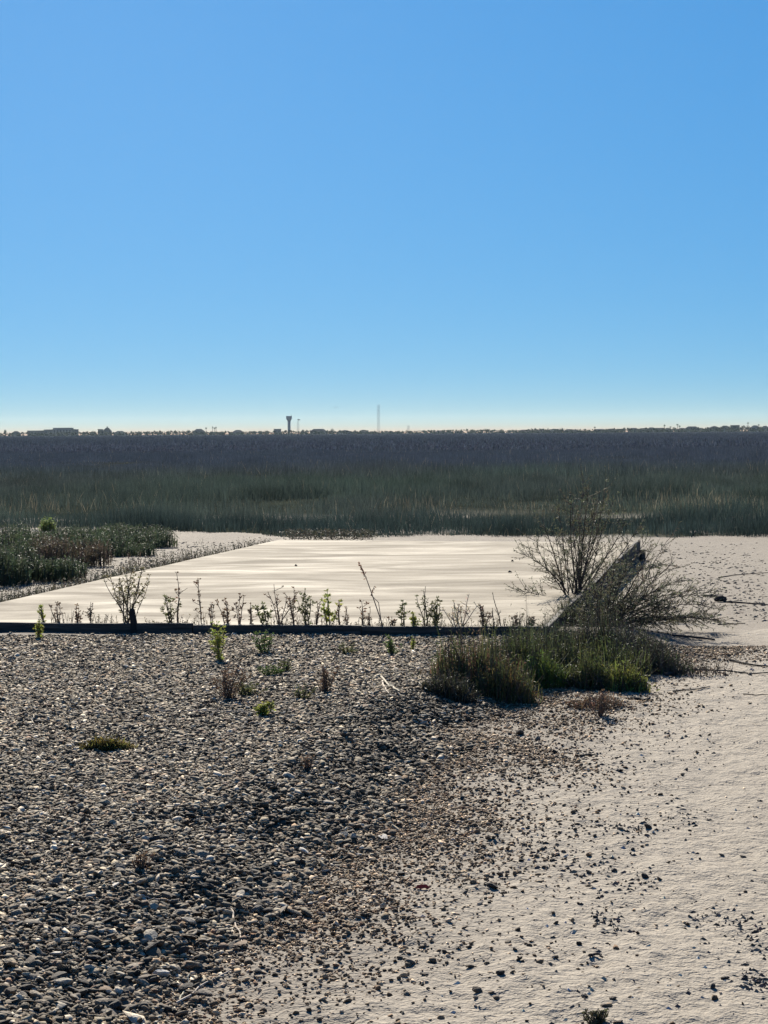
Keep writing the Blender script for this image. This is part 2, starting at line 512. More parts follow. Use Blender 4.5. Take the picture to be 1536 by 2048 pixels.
def far_house(px, top, wpx, label, d=FAR, wallc=(.34, .33, .31), roofc=(.10, .10, .10), kind='hip'):
    x, zt = far_xz(px, top, d)
    w = wpx * d / FPX; dep = min(11.0, max(7.0, w * .7))
    root = empty('house', (x, d, 0)); tag(root, label, 'house', 'houses along the far shore')
    he = zt * (0.56 if kind != 'flat' else 0.93)
    mb = MB(); mb.box(-w * .46, w * .46, -dep / 2, dep / 2, -.2, he, wallc); mb.build('wall', M_FAR, root)
    r = MB(); e = .5
    X0, X1, Y0, Y1 = -w * .46 - e, w * .46 + e, -dep / 2 - e, dep / 2 + e
    if kind == 'hip':
        rl = max(0.5, w * .46 - dep * .42)
        r.add([(X0, Y0, he), (X1, Y0, he), (X1, Y1, he), (X0, Y1, he), (-rl, 0, zt), (rl, 0, zt)], [(0, 1, 5, 4), (1, 2, 5), (2, 3, 4, 5), (3, 0, 4), (3, 2, 1, 0)], roofc)
    elif kind == 'gable':
        r.add([(X0, Y0, he), (X1, Y0, he), (X1, Y1, he), (X0, Y1, he), (0, Y0, zt), (0, Y1, zt)], [(0, 1, 4), (1, 2, 5, 4), (2, 3, 5), (3, 0, 4, 5), (3, 2, 1, 0)], roofc)
    else:
        r.box(X0, X1, Y0, Y1, he, zt, roofc)
    rf = r.build('roof', M_FAR, root)
    if kind == 'cupola':
        pass
    n = max(2, int(w / 4.2))
    for k in range(n):
        cx = -w * .46 + (k + .5) * w * .92 / n
        q = MB(); q.box(cx - .55, cx + .55, -dep / 2 - .06, -dep / 2 + .02, he * .42, he * .78, (.03, .035, .04)); q.build('window', M_FAR, root)
    return root, zt, rf

# long low buildings at the left
def stepped_building():
    x0, _ = far_xz(57, 860); x1, _ = far_xz(155, 860)
    root = empty('warehouse', ((x0 + x1) / 2, FAR, 0)); tag(root, 'long flat-roofed stepped building at the far left of the horizon', 'building')
    cx = (x0 + x1) / 2
    for a, b, t, wc in ((57, 90, 861, (.10, .11, .11)), (90, 108, 859, (.12, .13, .13)), (108, 145, 855.5, (.14, .16, .18)), (145, 155, 858.5, (.12, .13, .13))):
        xa, zt = far_xz(a, t); xb, zt = far_xz(b, t)
        q = MB(); q.box(xa - cx + .02, xb - cx - .02, -9, 9, -.2, zt - .5, wc); w = q.build('wall', M_FAR, root)
        q = MB(); q.box(xa - cx - .12, xb - cx + .12, -9.4, 9.4, zt - .5, zt, (.07, .075, .075)); q.build('roof', M_FAR, root)
        k = int((xb - xa) / 4)
        for i in range(k):
            wx = xa - cx + (i + .5) * (xb - xa) / k
            q = MB(); q.box(wx - .8, wx + .8, -9.08, -8.98, (zt - .5) * .45, (zt - .5) * .75, (.03, .035, .045)); q.build('window', M_FAR, w)
stepped_building()

HOUSES = [  # px centre, top y, width, kind
    (32, 861.5, 18, 'hip'), (201, 857.5, 9, 'flat'), (214.5, 855, 17, 'hip'), (240, 861, 24, 'hip'), (398, 857, 24, 'hip'), (476, 859, 22, 'hip'), (555, 857, 14, 'flat'),
    (637, 857, 34, 'hip'), (690, 859, 34, 'gable'), (727, 859, 20, 'hip'), (778, 862, 26, 'hip'), (880, 860, 22, 'hip'), (898, 861, 18, 'hip'),
    (918, 861.5, 15, 'flat'), (1052, 858.5, 30, 'hip'), (1082, 858, 24, 'hip'), (1110, 857, 26, 'hip'), (1138, 857.5, 22, 'hip'), (1150, 858, 18, 'hip'),
    (1200, 857, 28, 'hip'), (1224, 856.5, 24, 'hip'), (1268, 855, 22, 'hip'), (1285, 855.5, 18, 'hip'), (1303, 854, 20, 'hip'), (1319, 855, 18, 'flat'), (1336, 855, 18, 'hip'),
    (1364, 855, 20, 'hip'), (1384, 852, 30, 'hip'), (1428, 851, 30, 'gable'), (1450, 850.5, 22, 'hip'), (1470, 849.5, 16, 'flat'), (1510, 850, 20, 'hip'), (1530, 851, 16, 'hip')]
for i, (px, top, w, kd) in enumerate(HOUSES):
    shade = random.uniform(.6, 1.15)
    root, zt, rf = far_house(px, top + .8, w * 1.08, f'{ORD[i]} house counted from the left along the hazy horizon', FAR + random.uniform(-60, 60), (.12 * shade, .14 * shade, .15 * shade), jit((.085, .085, .085), .3), kd)
    if px == 214.5:
        root['label'] = 'house with a small roof turret left of the water tower on the horizon'
        q = MB(); q.tube([(0, 0, zt - .6), (0, 0, zt + 1.0)], .9, 8, (.2, .2, .2)); q.add([(-1.2, -1.2, zt + 1), (1.2, -1.2, zt + 1), (1.2, 1.2, zt + 1), (-1.2, 1.2, zt + 1), (0, 0, zt + 2.2)], [(0, 1, 4), (1, 2, 4), (2, 3, 4), (3, 0, 4), (3, 2, 1, 0)], (.09, .09, .09)); q.build('turret', M_FAR, rf)

TREES = [(10, 857.5, 8), (170, 861, 16), (186, 861, 18), (275, 862, 20), (295, 861, 18), (318, 861, 16), (336, 860, 14), (352, 861, 14), (375, 859, 14), (420, 862, 18), (440, 862, 20), (505, 861, 18), (520, 860, 16),
         (533, 860, 14), (606, 861, 14), (664, 855.5, 11), (712, 860, 14), (742, 861, 16), (755, 863, 12), (800, 863, 16), (818, 861, 13), (836, 864, 12), (850, 860.5, 12), (866, 863.5, 10), (942, 858.5, 19),
         (960, 862, 12), (973, 856.5, 15), (1003, 858, 13), (1020, 858, 12), (1031, 857.5, 8), (1040, 860, 10), (1066, 859, 16), (1095, 858, 14), (1124, 858, 14), (1165, 859, 14), (1180, 858.5, 14), (1212, 857, 14), (1240, 855.5, 16), (1249, 854, 8), (1257, 853.5, 7),
         (1294, 856, 12), (1311, 856, 10), (1328, 856, 12), (1349, 852, 9), (1405, 854, 20), (1416, 853, 14), (1440, 852, 12), (1462, 851, 12), (1484, 847.5, 16), (1497, 849, 12), (1520, 851, 12)]
for i, (px, top, w) in enumerate(TREES):
    far_tree(px, top, w, f'{ORD[i]} round tree from the left in the line along the horizon', FAR - random.uniform(40, 120))
PALMS = [(412, 855), (425, 853.5), (429, 855), (432, 854), (989, 858.5), (1190, 853.5), (1329, 849.5), (1341, 853), (1355, 848), (1359, 851), (1496, 845), (1517, 848.5)]
for i, (px, top) in enumerate(PALMS):
    far_palm(px, top, f'{ORD[i]} slim palm from the left standing up on the horizon', FAR - random.uniform(30, 130))

# low scrub that closes the gaps at the foot of the far houses
mb = MB()
for k in range(9000):
    x = random.uniform(-800, 800)
    hgt = 2.2 + 2.6 * float(vnoise(x * .02, 3.3, 5)) + 1.2 * float(vnoise(x * .11, 1.3, 6))
    leaf_cloud(mb, (x, FAR - random.uniform(140, 190), hgt * random.random() * 1.1), (1.2, 1.2, .6), 1, random.uniform(.8, 1.5), (0.022, 0.040, 0.030))
tag(mb.build('far_scrub', M_FARLEAF), 'low hazy scrub along the far shore', kind='stuff')

# water tower
def water_tower():
    d = 3000.0; s = d / FPX
    x, zt = far_xz(578, 832, d)
    root = empty('water_tower', (x, d, 0)); tag(root, 'water tower with a wide tank on a single thick column', 'water tower')
    prof = [(2.9 * s, -.3), (2.9 * s, zt - 11.5 * s), (3.2 * s, zt - 9.6 * s), (4.5 * s, zt - 7.6 * s)]
    c = (.22, .23, .25)
    mb = MB(); n = 20
    def lathe(mb, prof):
        vs = [(r * math.cos(2 * math.pi * k / n), r * math.sin(2 * math.pi * k / n), z) for r, z in prof for k in range(n)]
        fs = [(i * n + k, i * n + (k + 1) % n, (i + 1) * n + (k + 1) % n, (i + 1) * n + k) for i in range(len(prof) - 1) for k in range(n)]
        fs += [tuple(range(n - 1, -1, -1)), tuple((len(prof) - 1) * n + k for k in range(n))]
        mb.add(vs, fs, c)
    lathe(mb, prof); mb.build('column', M_FAR, root)
    mb = MB(); lathe(mb, [(4.5 * s, zt - 7.6 * s), (5.6 * s, zt - 6.4 * s), (5.8 * s, zt - 5.4 * s), (5.8 * s, zt - .7 * s), (5.3 * s, zt)]); tank = mb.build('tank', M_FAR, root)
    mb = MB(); mb.tube([(5.0 * s, 0, zt - .5 * s), (5.0 * s, 0, zt + 2.6 * s)], .25, 5, c); mb.build('antenna', M_FAR, tank)
    mb = MB(); mb.box(-.9, .9, -2.9 * s - .08, -2.9 * s + .4, 0, 3, (.08, .08, .09)); mb.build('door', M_FAR, root)
water_tower()

def mast(px, top, wpx, label, d=3000.0, head=False, lattice=True):
    x, zt = far_xz(px, top, d)
    root = empty('radio_mast' if lattice else 'light_mast', (x, d, 0)); tag(root, label, 'mast')
    if lattice:
        h = wpx * d / FPX / 2
        for sx, sy in ((-h, -h), (h, -h), (0, h)):
            mb = MB(); mb.tube([(sx, sy, -.3), (sx, sy, zt)], .17, 4, (.22, .22, .23)); mb.build('leg', M_FAR, root)
        mb = MB(); nb = int(zt / 3)
        for k in range(nb):
            a = (-h, h)[k % 2]
            mb.tube([(a, -h, k * 3.0), (-a, -h, k * 3.0 + 3)], .07, 3, (.22, .22, .23)); mb.tube([(a, -h, k * 3.0), (0, h, k * 3.0 + 3)], .07, 3, (.22, .22, .23))
        mb.build('bracing', M_FAR, root)
    else:
        mb = MB(); mb.tube([(0, 0, -.3), (0, 0, zt)], [.34, .24], 8, (.2, .2, .21)); mb.build('pole', M_FAR, root)
        if head:
            mb = MB(); mb.box(-2.0, 2.0, -.5, .5, zt - 1.0, zt + .4, (.14, .14, .15)); mb.build('lamp_head', M_FAR, root)
mast(597.5, 839, 3, 'pole with a wide lamp head right beside the water tower', head=True, lattice=False)
mast(594.5, 842, 3, 'thinner bare pole between water tower and lamp pole', lattice=False)
mast(757, 809, 5, 'tall thin lattice radio mast near the middle of the horizon')
mast(816.5, 850, 4, 'short twin-legged lattice mast right of the tall radio mast')

# two birds over the marsh
for px, py, lab in ((669.5, 815.5, 'left and fainter of two tiny birds above the horizon'), (674, 815, 'right and darker of two tiny birds above the horizon')):
    p = at(px, py, d=520)
    root = empty('bird', p); tag(root, lab, 'bird')
    mb = MB(); mb.tube([(0, -.28, 0), (0, -.15, .02), (0, .05, .02), (0, .22, 0), (0, .36, .01)], [.02, .07, .085, .05, .015], 7, (.05, .05, .05)); mb.build('body', M_FAR, root)
    for s in (-1, 1):
        mb = MB(); mb.add([(s * .04, -.08, .03), (s * .04, .1, .03), (s * .22, .02, .26), (s * .24, -.1, .24), (s * .34, -.12, .42)], [(0, 1, 2, 3), (3, 2, 4)], (.05, .05, .05)); mb.build('wing', M_FAR, root)

# ------------------------------------------------------------------ marsh grass
def grass_zone(n, y0, y1, marg, wid, hgt, seed, three, mask):
    g = np.random.default_rng(seed)
    # even cover of the wedge
    yy = np.sqrt(g.uniform(y0 ** 2, y1 ** 2, n * 3)); xx = g.uniform(-1, 1, n * 3) * (0.2 * yy + marg)
    k = g.random(len(xx)) < mask(xx, yy)
    xx, yy = xx[k][:n], yy[k][:n]
    return xx, yy, g

def blades(xx, yy, z0, h, w, C, g, three):
    n = len(xx)
    yaw = g.uniform(0, 2 * np.pi, n); lean = g.normal(0.08, 0.18, n); bend = np.abs(g.normal(0.12, 0.2, n))
    dx, dy = np.cos(yaw), np.sin(yaw)
    fy = g.uniform(0, np.pi, n); sx, sy = np.cos(fy) * w / 2, np.sin(fy) * w / 2
    tip = np.stack([xx + dx * h * (lean + bend), yy + dy * h * (lean + bend), z0 + h], -1)
    b0 = np.stack([xx + sx, yy + sy, z0], -1); b1 = np.stack([xx - sx, yy - sy, z0], -1)
    if not three:
        V = np.stack([b0, b1, tip], 1).reshape(-1, 3)
        F = np.arange(n * 3).reshape(n, 3)
        return V, F, np.repeat(C, 3, 0)
    mx = xx + dx * h * (lean * .55 + bend * .3); my = yy + dy * h * (lean * .55 + bend * .3); mz = z0 + h * .58
    m0 = np.stack([mx + sx * .8, my + sy * .8, mz], -1); m1 = np.stack([mx - sx * .8, my - sy * .8, mz], -1)
    V = np.stack([b0, b1, m0, m1, tip], 1).reshape(-1, 3)
    o = (np.arange(n) * 5)[:, None]
    F = np.stack([o + [[0, 1, 3]], o + [[0, 3, 2]], o + [[2, 3, 4]]], 1).reshape(-1, 3)
    return V, F, np.repeat(C, 5, 0)

def grass_colour(xx, yy, g, dry):
    n = len(xx)
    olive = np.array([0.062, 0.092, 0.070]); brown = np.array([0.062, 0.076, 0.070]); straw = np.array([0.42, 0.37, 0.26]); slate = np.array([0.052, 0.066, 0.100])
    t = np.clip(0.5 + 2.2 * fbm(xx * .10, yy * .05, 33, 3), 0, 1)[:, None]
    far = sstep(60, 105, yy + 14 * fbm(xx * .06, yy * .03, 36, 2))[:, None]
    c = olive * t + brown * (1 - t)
    c = c * (1 - far * .8) + slate * far * .8  # bluish haze of the distance painted into the far blades
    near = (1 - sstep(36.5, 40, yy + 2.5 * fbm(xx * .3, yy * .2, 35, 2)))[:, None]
    c = c * (1 - near) + np.array([0.036, 0.054, 0.050]) * near          # shade of the front bank painted into its blade colour
    c = c * g.uniform(.6, 1.4, (n, 1))
    k = (g.random(n) < dry)[:, None]
    return np.where(k, straw * g.uniform(.35, .8, (n, 1)), c)

def marsh_z(e):
    return -0.09 + 0.10 * sstep(-0.3, 0.5, e) + 0.18 * sstep(9, 16, e) + 0.14 * sstep(150, 500, e) - .03

parts = []
# front bank
def mk(xx, yy):
    e = yy - marsh_edge(np.clip(xx, -20, 20))
    return sstep(-0.1, 0.25, e + 0.5 * (vnoise(xx * 2.2, yy * 2.2, 4) - .6)) * (1 - 0.75 * sstep(3.5, 6.5, e + 5 * fbm(xx * .2, yy * .2, 71, 2)) * (1 - sstep(10, 15, e))) * (0.35 + 0.65 * sstep(-.12, .12, fbm(xx * .5, yy * .4, 72, 3)))
xx, yy, g = grass_zone(150000, 32, 60, 3.0, 0, 0, 1, True, mk)
e = yy - marsh_edge(np.clip(xx, -20, 20))
h = (0.33 + 0.42 * fbm(xx * .45, yy * .4, 73, 3) * 2) * g.uniform(.55, 1.15, len(xx)) * (0.55 + .45 * sstep(-.2, .8, e))
dry = 0.003 + 0.008 * sstep(3, 6, e) + 0.20 * sstep(4, 7, e) * (1 - sstep(10, 15, e)) * sstep(0.0, 0.2, fbm(xx * .3, yy * .15, 8, 3))
for cx_, cy_, sx_, k_ in ((6.8, 44.5, 1.3, .5), (-8.0, 45, .8, .4), (-6.0, 44.5, .9, .25), (.9, 44, .8, .3), (3.2, 44, .6, .2)):
    gk = np.exp(-((xx - cx_) / sx_) ** 2 - ((yy - cy_) / 1.6) ** 2); dry = dry + k_ * gk
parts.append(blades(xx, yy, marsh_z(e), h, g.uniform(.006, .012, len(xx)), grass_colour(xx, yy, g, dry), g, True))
def mk2(xx, yy):
    return 0.45 + 0.55 * sstep(-.15, .15, fbm(xx * .22, yy * .08, 81, 3))
xx, yy, g = grass_zone(250000, 59, 170, 5, 0, 0, 2, False, mk2)
e = yy - 34
h = (0.31 + 0.5 * fbm(xx * .14, yy * .07, 82, 3) * 2) * g.uniform(.55, 1.15, len(xx))
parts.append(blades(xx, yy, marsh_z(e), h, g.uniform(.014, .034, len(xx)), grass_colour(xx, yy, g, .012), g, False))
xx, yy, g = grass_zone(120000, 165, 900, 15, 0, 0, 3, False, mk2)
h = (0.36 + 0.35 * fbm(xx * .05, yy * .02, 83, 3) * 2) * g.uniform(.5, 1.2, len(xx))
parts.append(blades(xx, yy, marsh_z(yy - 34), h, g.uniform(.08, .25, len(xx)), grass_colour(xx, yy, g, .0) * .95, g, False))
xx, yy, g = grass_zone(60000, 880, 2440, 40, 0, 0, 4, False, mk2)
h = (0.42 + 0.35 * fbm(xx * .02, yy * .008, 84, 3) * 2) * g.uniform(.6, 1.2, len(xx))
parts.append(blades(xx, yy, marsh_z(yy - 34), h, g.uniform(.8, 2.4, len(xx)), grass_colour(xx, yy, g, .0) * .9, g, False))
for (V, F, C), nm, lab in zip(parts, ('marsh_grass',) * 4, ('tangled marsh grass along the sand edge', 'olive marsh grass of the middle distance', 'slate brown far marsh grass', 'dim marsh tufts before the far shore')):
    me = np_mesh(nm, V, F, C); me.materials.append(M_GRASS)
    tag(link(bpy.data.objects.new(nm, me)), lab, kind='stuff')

# ------------------------------------------------------------------ slab with timber edging
ZS = 0.18
FR, FL = at(1083, 1257, z=ZS), at(-200, 1246.5, z=ZS)
BR, BL = at(1274, 1085, z=ZS), at(556, 1078.5, z=ZS)
def slab():
    nu, nv = 90, 160
    V = []; F = []
    for j in range(nv + 1):
        t = j / nv
        for i in range(nu + 1):
            s = i / nu
            p = FL * (1 - s) * (1 - t) + FR * s * (1 - t) + BL * (1 - s) * t + BR * s * t
            wob = 0.05 * float(fbm(p[1] * .7, 2.0, 7, 3)) if i == 0 else 0
            ed = min(i, nu - i, j, nv - j)
            z = ZS + 0.012 * float(fbm(p[0] * .5, p[1] * .3, 9, 3)) - (0.012 if ed == 0 else 0)
            V.append((p[0] + wob, p[1], z))
    i = np.arange((nu + 1) * (nv + 1)).reshape(nv + 1, nu + 1)
    top = np.stack([i[:-1, :-1], i[:-1, 1:], i[1:, 1:], i[1:, :-1]], -1).reshape(-1, 4)
    rim = list(i[0, :]) + list(i[1:, -1]) + list(i[-1, -2::-1]) + list(i[-2:0:-1, 0])
    b = len(V)
    V += [(V[k][0], V[k][1], -0.25) for k in rim]
    n = len(rim)
    side = [(rim[(k) % n], b + k, b + (k + 1) % n, rim[(k + 1) % n]) for k in range(n)]
    me = np_mesh('concrete_slab', V, np.vstack([top, np.array(side)]))
    return me
m, nt, p = new_mat('concrete')
tc = N(nt, 'ShaderNodeNewGeometry')
mp = N(nt, 'ShaderNodeMapping'); mp.inputs['Scale'].default_value = (0.40, 1.0, 1); mp.inputs['Rotation'].default_value = (0, 0, R(4))
nt.links.new(tc.outputs['Position'], mp.inputs[0])
n1 = noise(nt, 1.5, 6, 0.6, mp.outputs[0], 0.8); n2 = noise(nt, 30, 3, 0.6); n3 = noise(nt, 0.35, 3, 0.5, mp.outputs[0])
col = ramp(nt, n1.outputs[0], [(0.36, (0.118, 0.094, 0.062)), (0.46, (0.146, 0.119, 0.079)), (0.53, (0.170, 0.140, 0.094)), (0.63, (0.210, 0.176, 0.121))])
fine = ramp(nt, n2.outputs[0], [(0.33, (0.70, 0.68, 0.65)), (0.48, (1, 1, 1))])
nt.links.new(mixrgb(nt, col, fine, 0.6, 'MULTIPLY'), p.inputs['Base Color'])
nt.links.new(maprange(nt, n1.outputs[0], 0.35, 0.65, 0.95, 0.80), p.inputs['Roughness'])
p.inputs['Specular IOR Level'].default_value = 0.25
b = bump(nt, n2.outputs[0], 0.003, 0.5); b = bump(nt, n1.outputs[0], 0.03, 0.5, b)
nt.links.new(b, p.inputs['Normal'])
me = slab(); me.materials.append(m)
tag(link(bpy.data.objects.new('concrete_slab', me)), 'large pale cream concrete slab with streaks behind the dark edge board', 'slab')

m, nt, p = new_mat('weathered_timber')
tcn = N(nt, 'ShaderNodeTexCoord')
mp = N(nt, 'ShaderNodeMapping'); mp.inputs['Scale'].default_value = (1.0, 14, 14); nt.links.new(tcn.outputs['Object'], mp.inputs[0])
n1 = noise(nt, 3, 6, 0.65, mp.outputs[0], 0.4)
nt.links.new(ramp(nt, n1.outputs[0], [(0.3, (0.026, 0.024, 0.021)), (0.5, (0.066, 0.060, 0.052)), (0.7, (0.13, 0.115, 0.098))]), p.inputs['Base Color'])
p.inputs['Roughness'].default_value = 0.9; p.inputs['Specular IOR Level'].default_value = 0.2
nt.links.new(bump(nt, n1.outputs[0], 0.006, 0.8), p.inputs['Normal'])
M_TIMBER = m

def plank(parent, a, b, out, z0, z1, th, name='board'):
    """a board from a to b; its inner face on the line, thickness towards out"""
    a = np.array(a, float); b = np.array(b, float)
    L = np.linalg.norm((b - a)[:2]); ang = math.atan2(b[1] - a[1], b[0] - a[0])
    mb = MB(); ns = 24
    sg = 1 if (math.cos(ang) * out[1] - math.sin(ang) * out[0]) > 0 else -1
    ring = []
    for i in range(ns + 1):
        x = L * i / ns
        k = 0.006 * math.sin(x * 2.3 + a[0]); zt = z1 + 0.006 * math.sin(x * 1.7 + a[1] * 3) + 0.010 * float(fbm(x * 2.5, a[0], 61, 3))
        y0, y1 = sorted((sg * (0.004 + k), sg * (th + k)))
        bv = 0.005
        ring.append([(x, y0, z0), (x, y1, z0), (x, y1, zt - bv), (x, y1 - bv, zt), (x, y0 + bv, zt), (x, y0, zt - bv)])
    vs = [v for r_ in ring for v in r_]
    fs = [(i * 6 + k, i * 6 + (k + 1) % 6, (i + 1) * 6 + (k + 1) % 6, (i + 1) * 6 + k) for i in range(ns) for k in range(6)]
    fs += [tuple(range(5, -1, -1)), tuple(ns * 6 + k for k in range(6))]
    mb.add(vs, fs, (.1, .1, .1))
    o = mb.build(name, M_TIMBER, parent)
    o.location = (a[0] - parent.location.x, a[1] - parent.location.y, 0); o.rotation_euler = (0, 0, ang)
    return o

def lerp(a, b, t): return a * (1 - t) + b * t
root = empty('timber_edging', (FR[0], FR[1], 0)); tag(root, 'long dark timber edge board across the front of the slab', 'edging')
brk = [0, .22, .47, .73, 1.0]
for k in range(4):
    a, b = lerp(FL, FR, brk[k] + (.0006 if k else 0)), lerp(FL, FR, brk[k + 1] - .0006)
    plank(root, a, b, (0, -1), 0.0, ZS + 0.012 + 0.004 * (k % 2), 0.05)
for t in (.12, .34, .6, .85):
    a = lerp(FL, FR, t)
    mb = MB(); mb.box(-.03, .03, -.125, -.062, -.2, .125, (.1, .1, .1)); s = mb.build('stake', M_TIMBER, root); s.location = (a[0] - FR[0], a[1] - FR[1], 0)
root = empty('timber_wall', (FR[0], FR[1], 0)); tag(root, 'dark timber side wall running back along the slab behind the shrub', 'wall')
nd = np.array([BR[1] - FR[1], -(BR[0] - FR[0])]); nd /= np.linalg.norm(nd)
FR2 = FR + np.array([nd[0], nd[1], 0]) * .002
for row, (z0, z1) in enumerate(((-.12, .035), (.041, .20))):
    cuts = [0, .30, .66, 1.0] if row else [0, .45, 1.0]
    for k in range(len(cuts) - 1):
        plank(root, lerp(FR, BR, cuts[k] + .0008), lerp(FR, BR, cuts[k + 1] - .0008), nd, z0 - (0.0 if row else .05), z1 + (.02 if row and k == 2 else 0), .055 - .006 * row)
for t in (.5, .955):
    a = lerp(FR, BR, t)
    mb = MB(); mb.tube([(nd[0] * .11, nd[1] * .11, -.3), (nd[0] * .11, nd[1] * .11, .11)], .045, 9, (.1, .1, .1)); s = mb.build('post', M_TIMBER, root); s.location = (a[0] - FR[0], a[1] - FR[1], 0)

# dark stump standing at the board
p = at(266, 1252, z=ZS) + np.array([0, .04, 0])
mb = MB(); mb.tube([(0, 0, -.15), (0.003, 0, .0), (-.005, 0, .07), (-.012, 0, .125), (-.016, .0, .14)], [.034, .031, .026, .024, .017], 9, (.035, .03, .026))
mb.leaf((-.01, 0, .13), (.4, 0, 1), .035, .02, (.035, .03, .026)); mb.leaf((-.02, 0, .13), (-.3, .2, 1), .03, .02, (.035, .03, .026))
s = mb.build('stump', M_TWIG); s.location = tuple(p); tag(s, 'short dark broken stump beside the leafy weed at the edge board', 'stump')

# ------------------------------------------------------------------ gravel
_t = (1 + 5 ** .5) / 2
ICO_V = np.array([(-1, _t, 0), (1, _t, 0), (-1, -_t, 0), (1, -_t, 0), (0, -1, _t), (0, 1, _t), (0, -1, -_t), (0, 1, -_t), (_t, 0, -1), (_t, 0, 1), (-_t, 0, -1), (-_t, 0, 1)], float)
ICO_V /= np.linalg.norm(ICO_V[0])
ICO_F = np.array([(0, 11, 5), (0, 5, 1), (0, 1, 7), (0, 7, 10), (0, 10, 11), (1, 5, 9), (5, 11, 4), (11, 10, 2), (10, 7, 6), (7, 1, 8), (3, 9, 4), (3, 4, 2), (3, 2, 6), (3, 6, 8), (3, 8, 9), (4, 9, 5), (2, 4, 11), (6, 2, 10), (8, 6, 7), (9, 8, 1)])
VAR = [ICO_V * rng.uniform(.62, 1.25, (12, 1)) + rng.normal(0, .08, (12, 3)) for _ in range(32)]
PAL = np.array([(.25, .20, .145), (.32, .265, .195), (.18, .14, .10), (.43, .365, .27), (.22, .185, .145), (.29, .20, .13), (.09, .076, .062), (.38, .325, .25), (.26, .165, .115), (.55, .475, .36)])
PALW = np.array([.18, .17, .14, .11, .11, .09, .09, .05, .04, .03]); PALW /= PALW.sum()

def stones_arrays(x, y, s, g, sink=0.25, flat=(.38, .72), zoff=0.0):
    n = len(x)
    ax = s * g.uniform(.8, 1.5, n); ay = s * g.uniform(.65, 1.1, n); az = s * g.uniform(flat[0], flat[1], n)
    yaw = g.uniform(0, 2 * np.pi, n); tx = g.normal(0, .36, n); ty = g.normal(0, .36, n)
    z = height(x, y) + az * (1 - 2 * sink) + zoff
    return np.stack([x, y, z], -1), np.stack([ax, ay, az], -1), np.stack([tx, ty, yaw], -1)

def stone_colours(n, g, white=.045):
    C = PAL[g.choice(len(PAL), n, p=PALW)] * np.clip(g.lognormal(-.55, .42, (n, 1)), .18, 1.5) * np.array([1.0, .99, .93])
    k = g.random(n) < white
    C[k] = np.array([.56, .48, .37]) * g.uniform(.75, 1.1, (k.sum(), 1))
    return C

OCT_V = np.array([(1, 0, 0), (-1, 0, 0), (0, 1, 0), (0, -1, 0), (0, 0, 1), (0, 0, -1)], float)
OCT_F = np.array([(0, 2, 4), (2, 1, 4), (1, 3, 4), (3, 0, 4), (2, 0, 5), (1, 2, 5), (3, 1, 5), (0, 3, 5)])
OVAR = [OCT_V * rng.uniform(.75, 1.3, (6, 1)) + rng.normal(0, .16, (6, 3)) for _ in range(24)]
def bake_stones(P, S, A, C, g, VAR=VAR, FACES=ICO_F):
    n = len(P); nv = len(VAR[0])
    vi = g.integers(0, len(VAR), n)
    base = np.stack(VAR)[vi] * S[:, None, :]
    cx, sx, cy_, sy_, cz, sz = np.cos(A[:, 0]), np.sin(A[:, 0]), np.cos(A[:, 1]), np.sin(A[:, 1]), np.cos(A[:, 2]), np.sin(A[:, 2])
    Rx = np.zeros((n, 3, 3)); Rx[:, 0, 0] = 1; Rx[:, 1, 1] = cx; Rx[:, 1, 2] = -sx; Rx[:, 2, 1] = sx; Rx[:, 2, 2] = cx
    Ry = np.zeros((n, 3, 3)); Ry[:, 1, 1] = 1; Ry[:, 0, 0] = cy_; Ry[:, 0, 2] = sy_; Ry[:, 2, 0] = -sy_; Ry[:, 2, 2] = cy_
    Rz = np.zeros((n, 3, 3)); Rz[:, 2, 2] = 1; Rz[:, 0, 0] = cz; Rz[:, 0, 1] = -sz; Rz[:, 1, 0] = sz; Rz[:, 1, 1] = cz
    RR = Ry @ Rx @ Rz
    V = np.einsum('nij,nkj->nki', RR, base) + P[:, None, :]
    F = FACES[None] + (np.arange(n) * nv)[:, None, None]
    return V.reshape(-1, 3), F.reshape(-1, 3), np.repeat(C, nv, 0)

g = np.random.default_rng(11)
# the bank itself
n = 420000
y = np.sqrt(g.uniform(3.8 ** 2, 16.25 ** 2, n)); x = g.uniform(-1, 1, n) * (0.2 * y + 0.55)
d = bank_d(x, y)
keep = (d > -0.15) & (g.random(n) < sstep(-.15, .12, d)) & (y < 16.2)
x, y, d = x[keep], y[keep], d[keep]
s = np.clip(g.lognormal(math.log(.0084), .44, len(x)), .004, .023) * (1 + .22 * sstep(.8, .0, d))
P1 = stones_arrays(x, y, s, g, .15, (.15, .52)); C1 = stone_colours(len(x), g, .06)
C1 = C1 * (1 - .35 * np.clip(1 - np.abs(d - .25) / .5, 0, 1))[:, None]          # shade of the slope along the rim, painted into the stone colours
C1 = C1 * (1 + .9 * fbm(x * .9, y * .45, 151, 3))[:, None]
# spill on the sand
n = 520000
y = np.sqrt(g.uniform(3.8 ** 2, 16.2 ** 2, n)); x = g.uniform(-1, 1, n) * (0.2 * y + 0.55)
d = np.maximum(-bank_d(x, y), 0); on = bank_d(x, y) < .1
cl = sstep(-.10, .20, fbm(x * 1.8 + .6 * y, y * 1.1, 101, 3)); cl2 = sstep(.04, .24, fbm(x * 1.3 - .3 * y, y * .9, 111, 3))
pr = on * (np.exp(-d / .25) * .6 + np.exp(-(d / .66) ** 2) * .95 * (.18 + .82 * cl) + .20 * np.exp(-(d / .9) ** 2) * cl2 + .0003)
keep = g.random(n) < pr * .9
x, y, d = x[keep], y[keep], d[keep]
s = np.clip(g.lognormal(math.log(.0052), .45, len(x)), .0022, .016)
P2 = stones_arrays(x, y, s, g, .25, (.3, .8)); C2 = stone_colours(len(x), g, .10) * np.array([1.12, .98, .86])
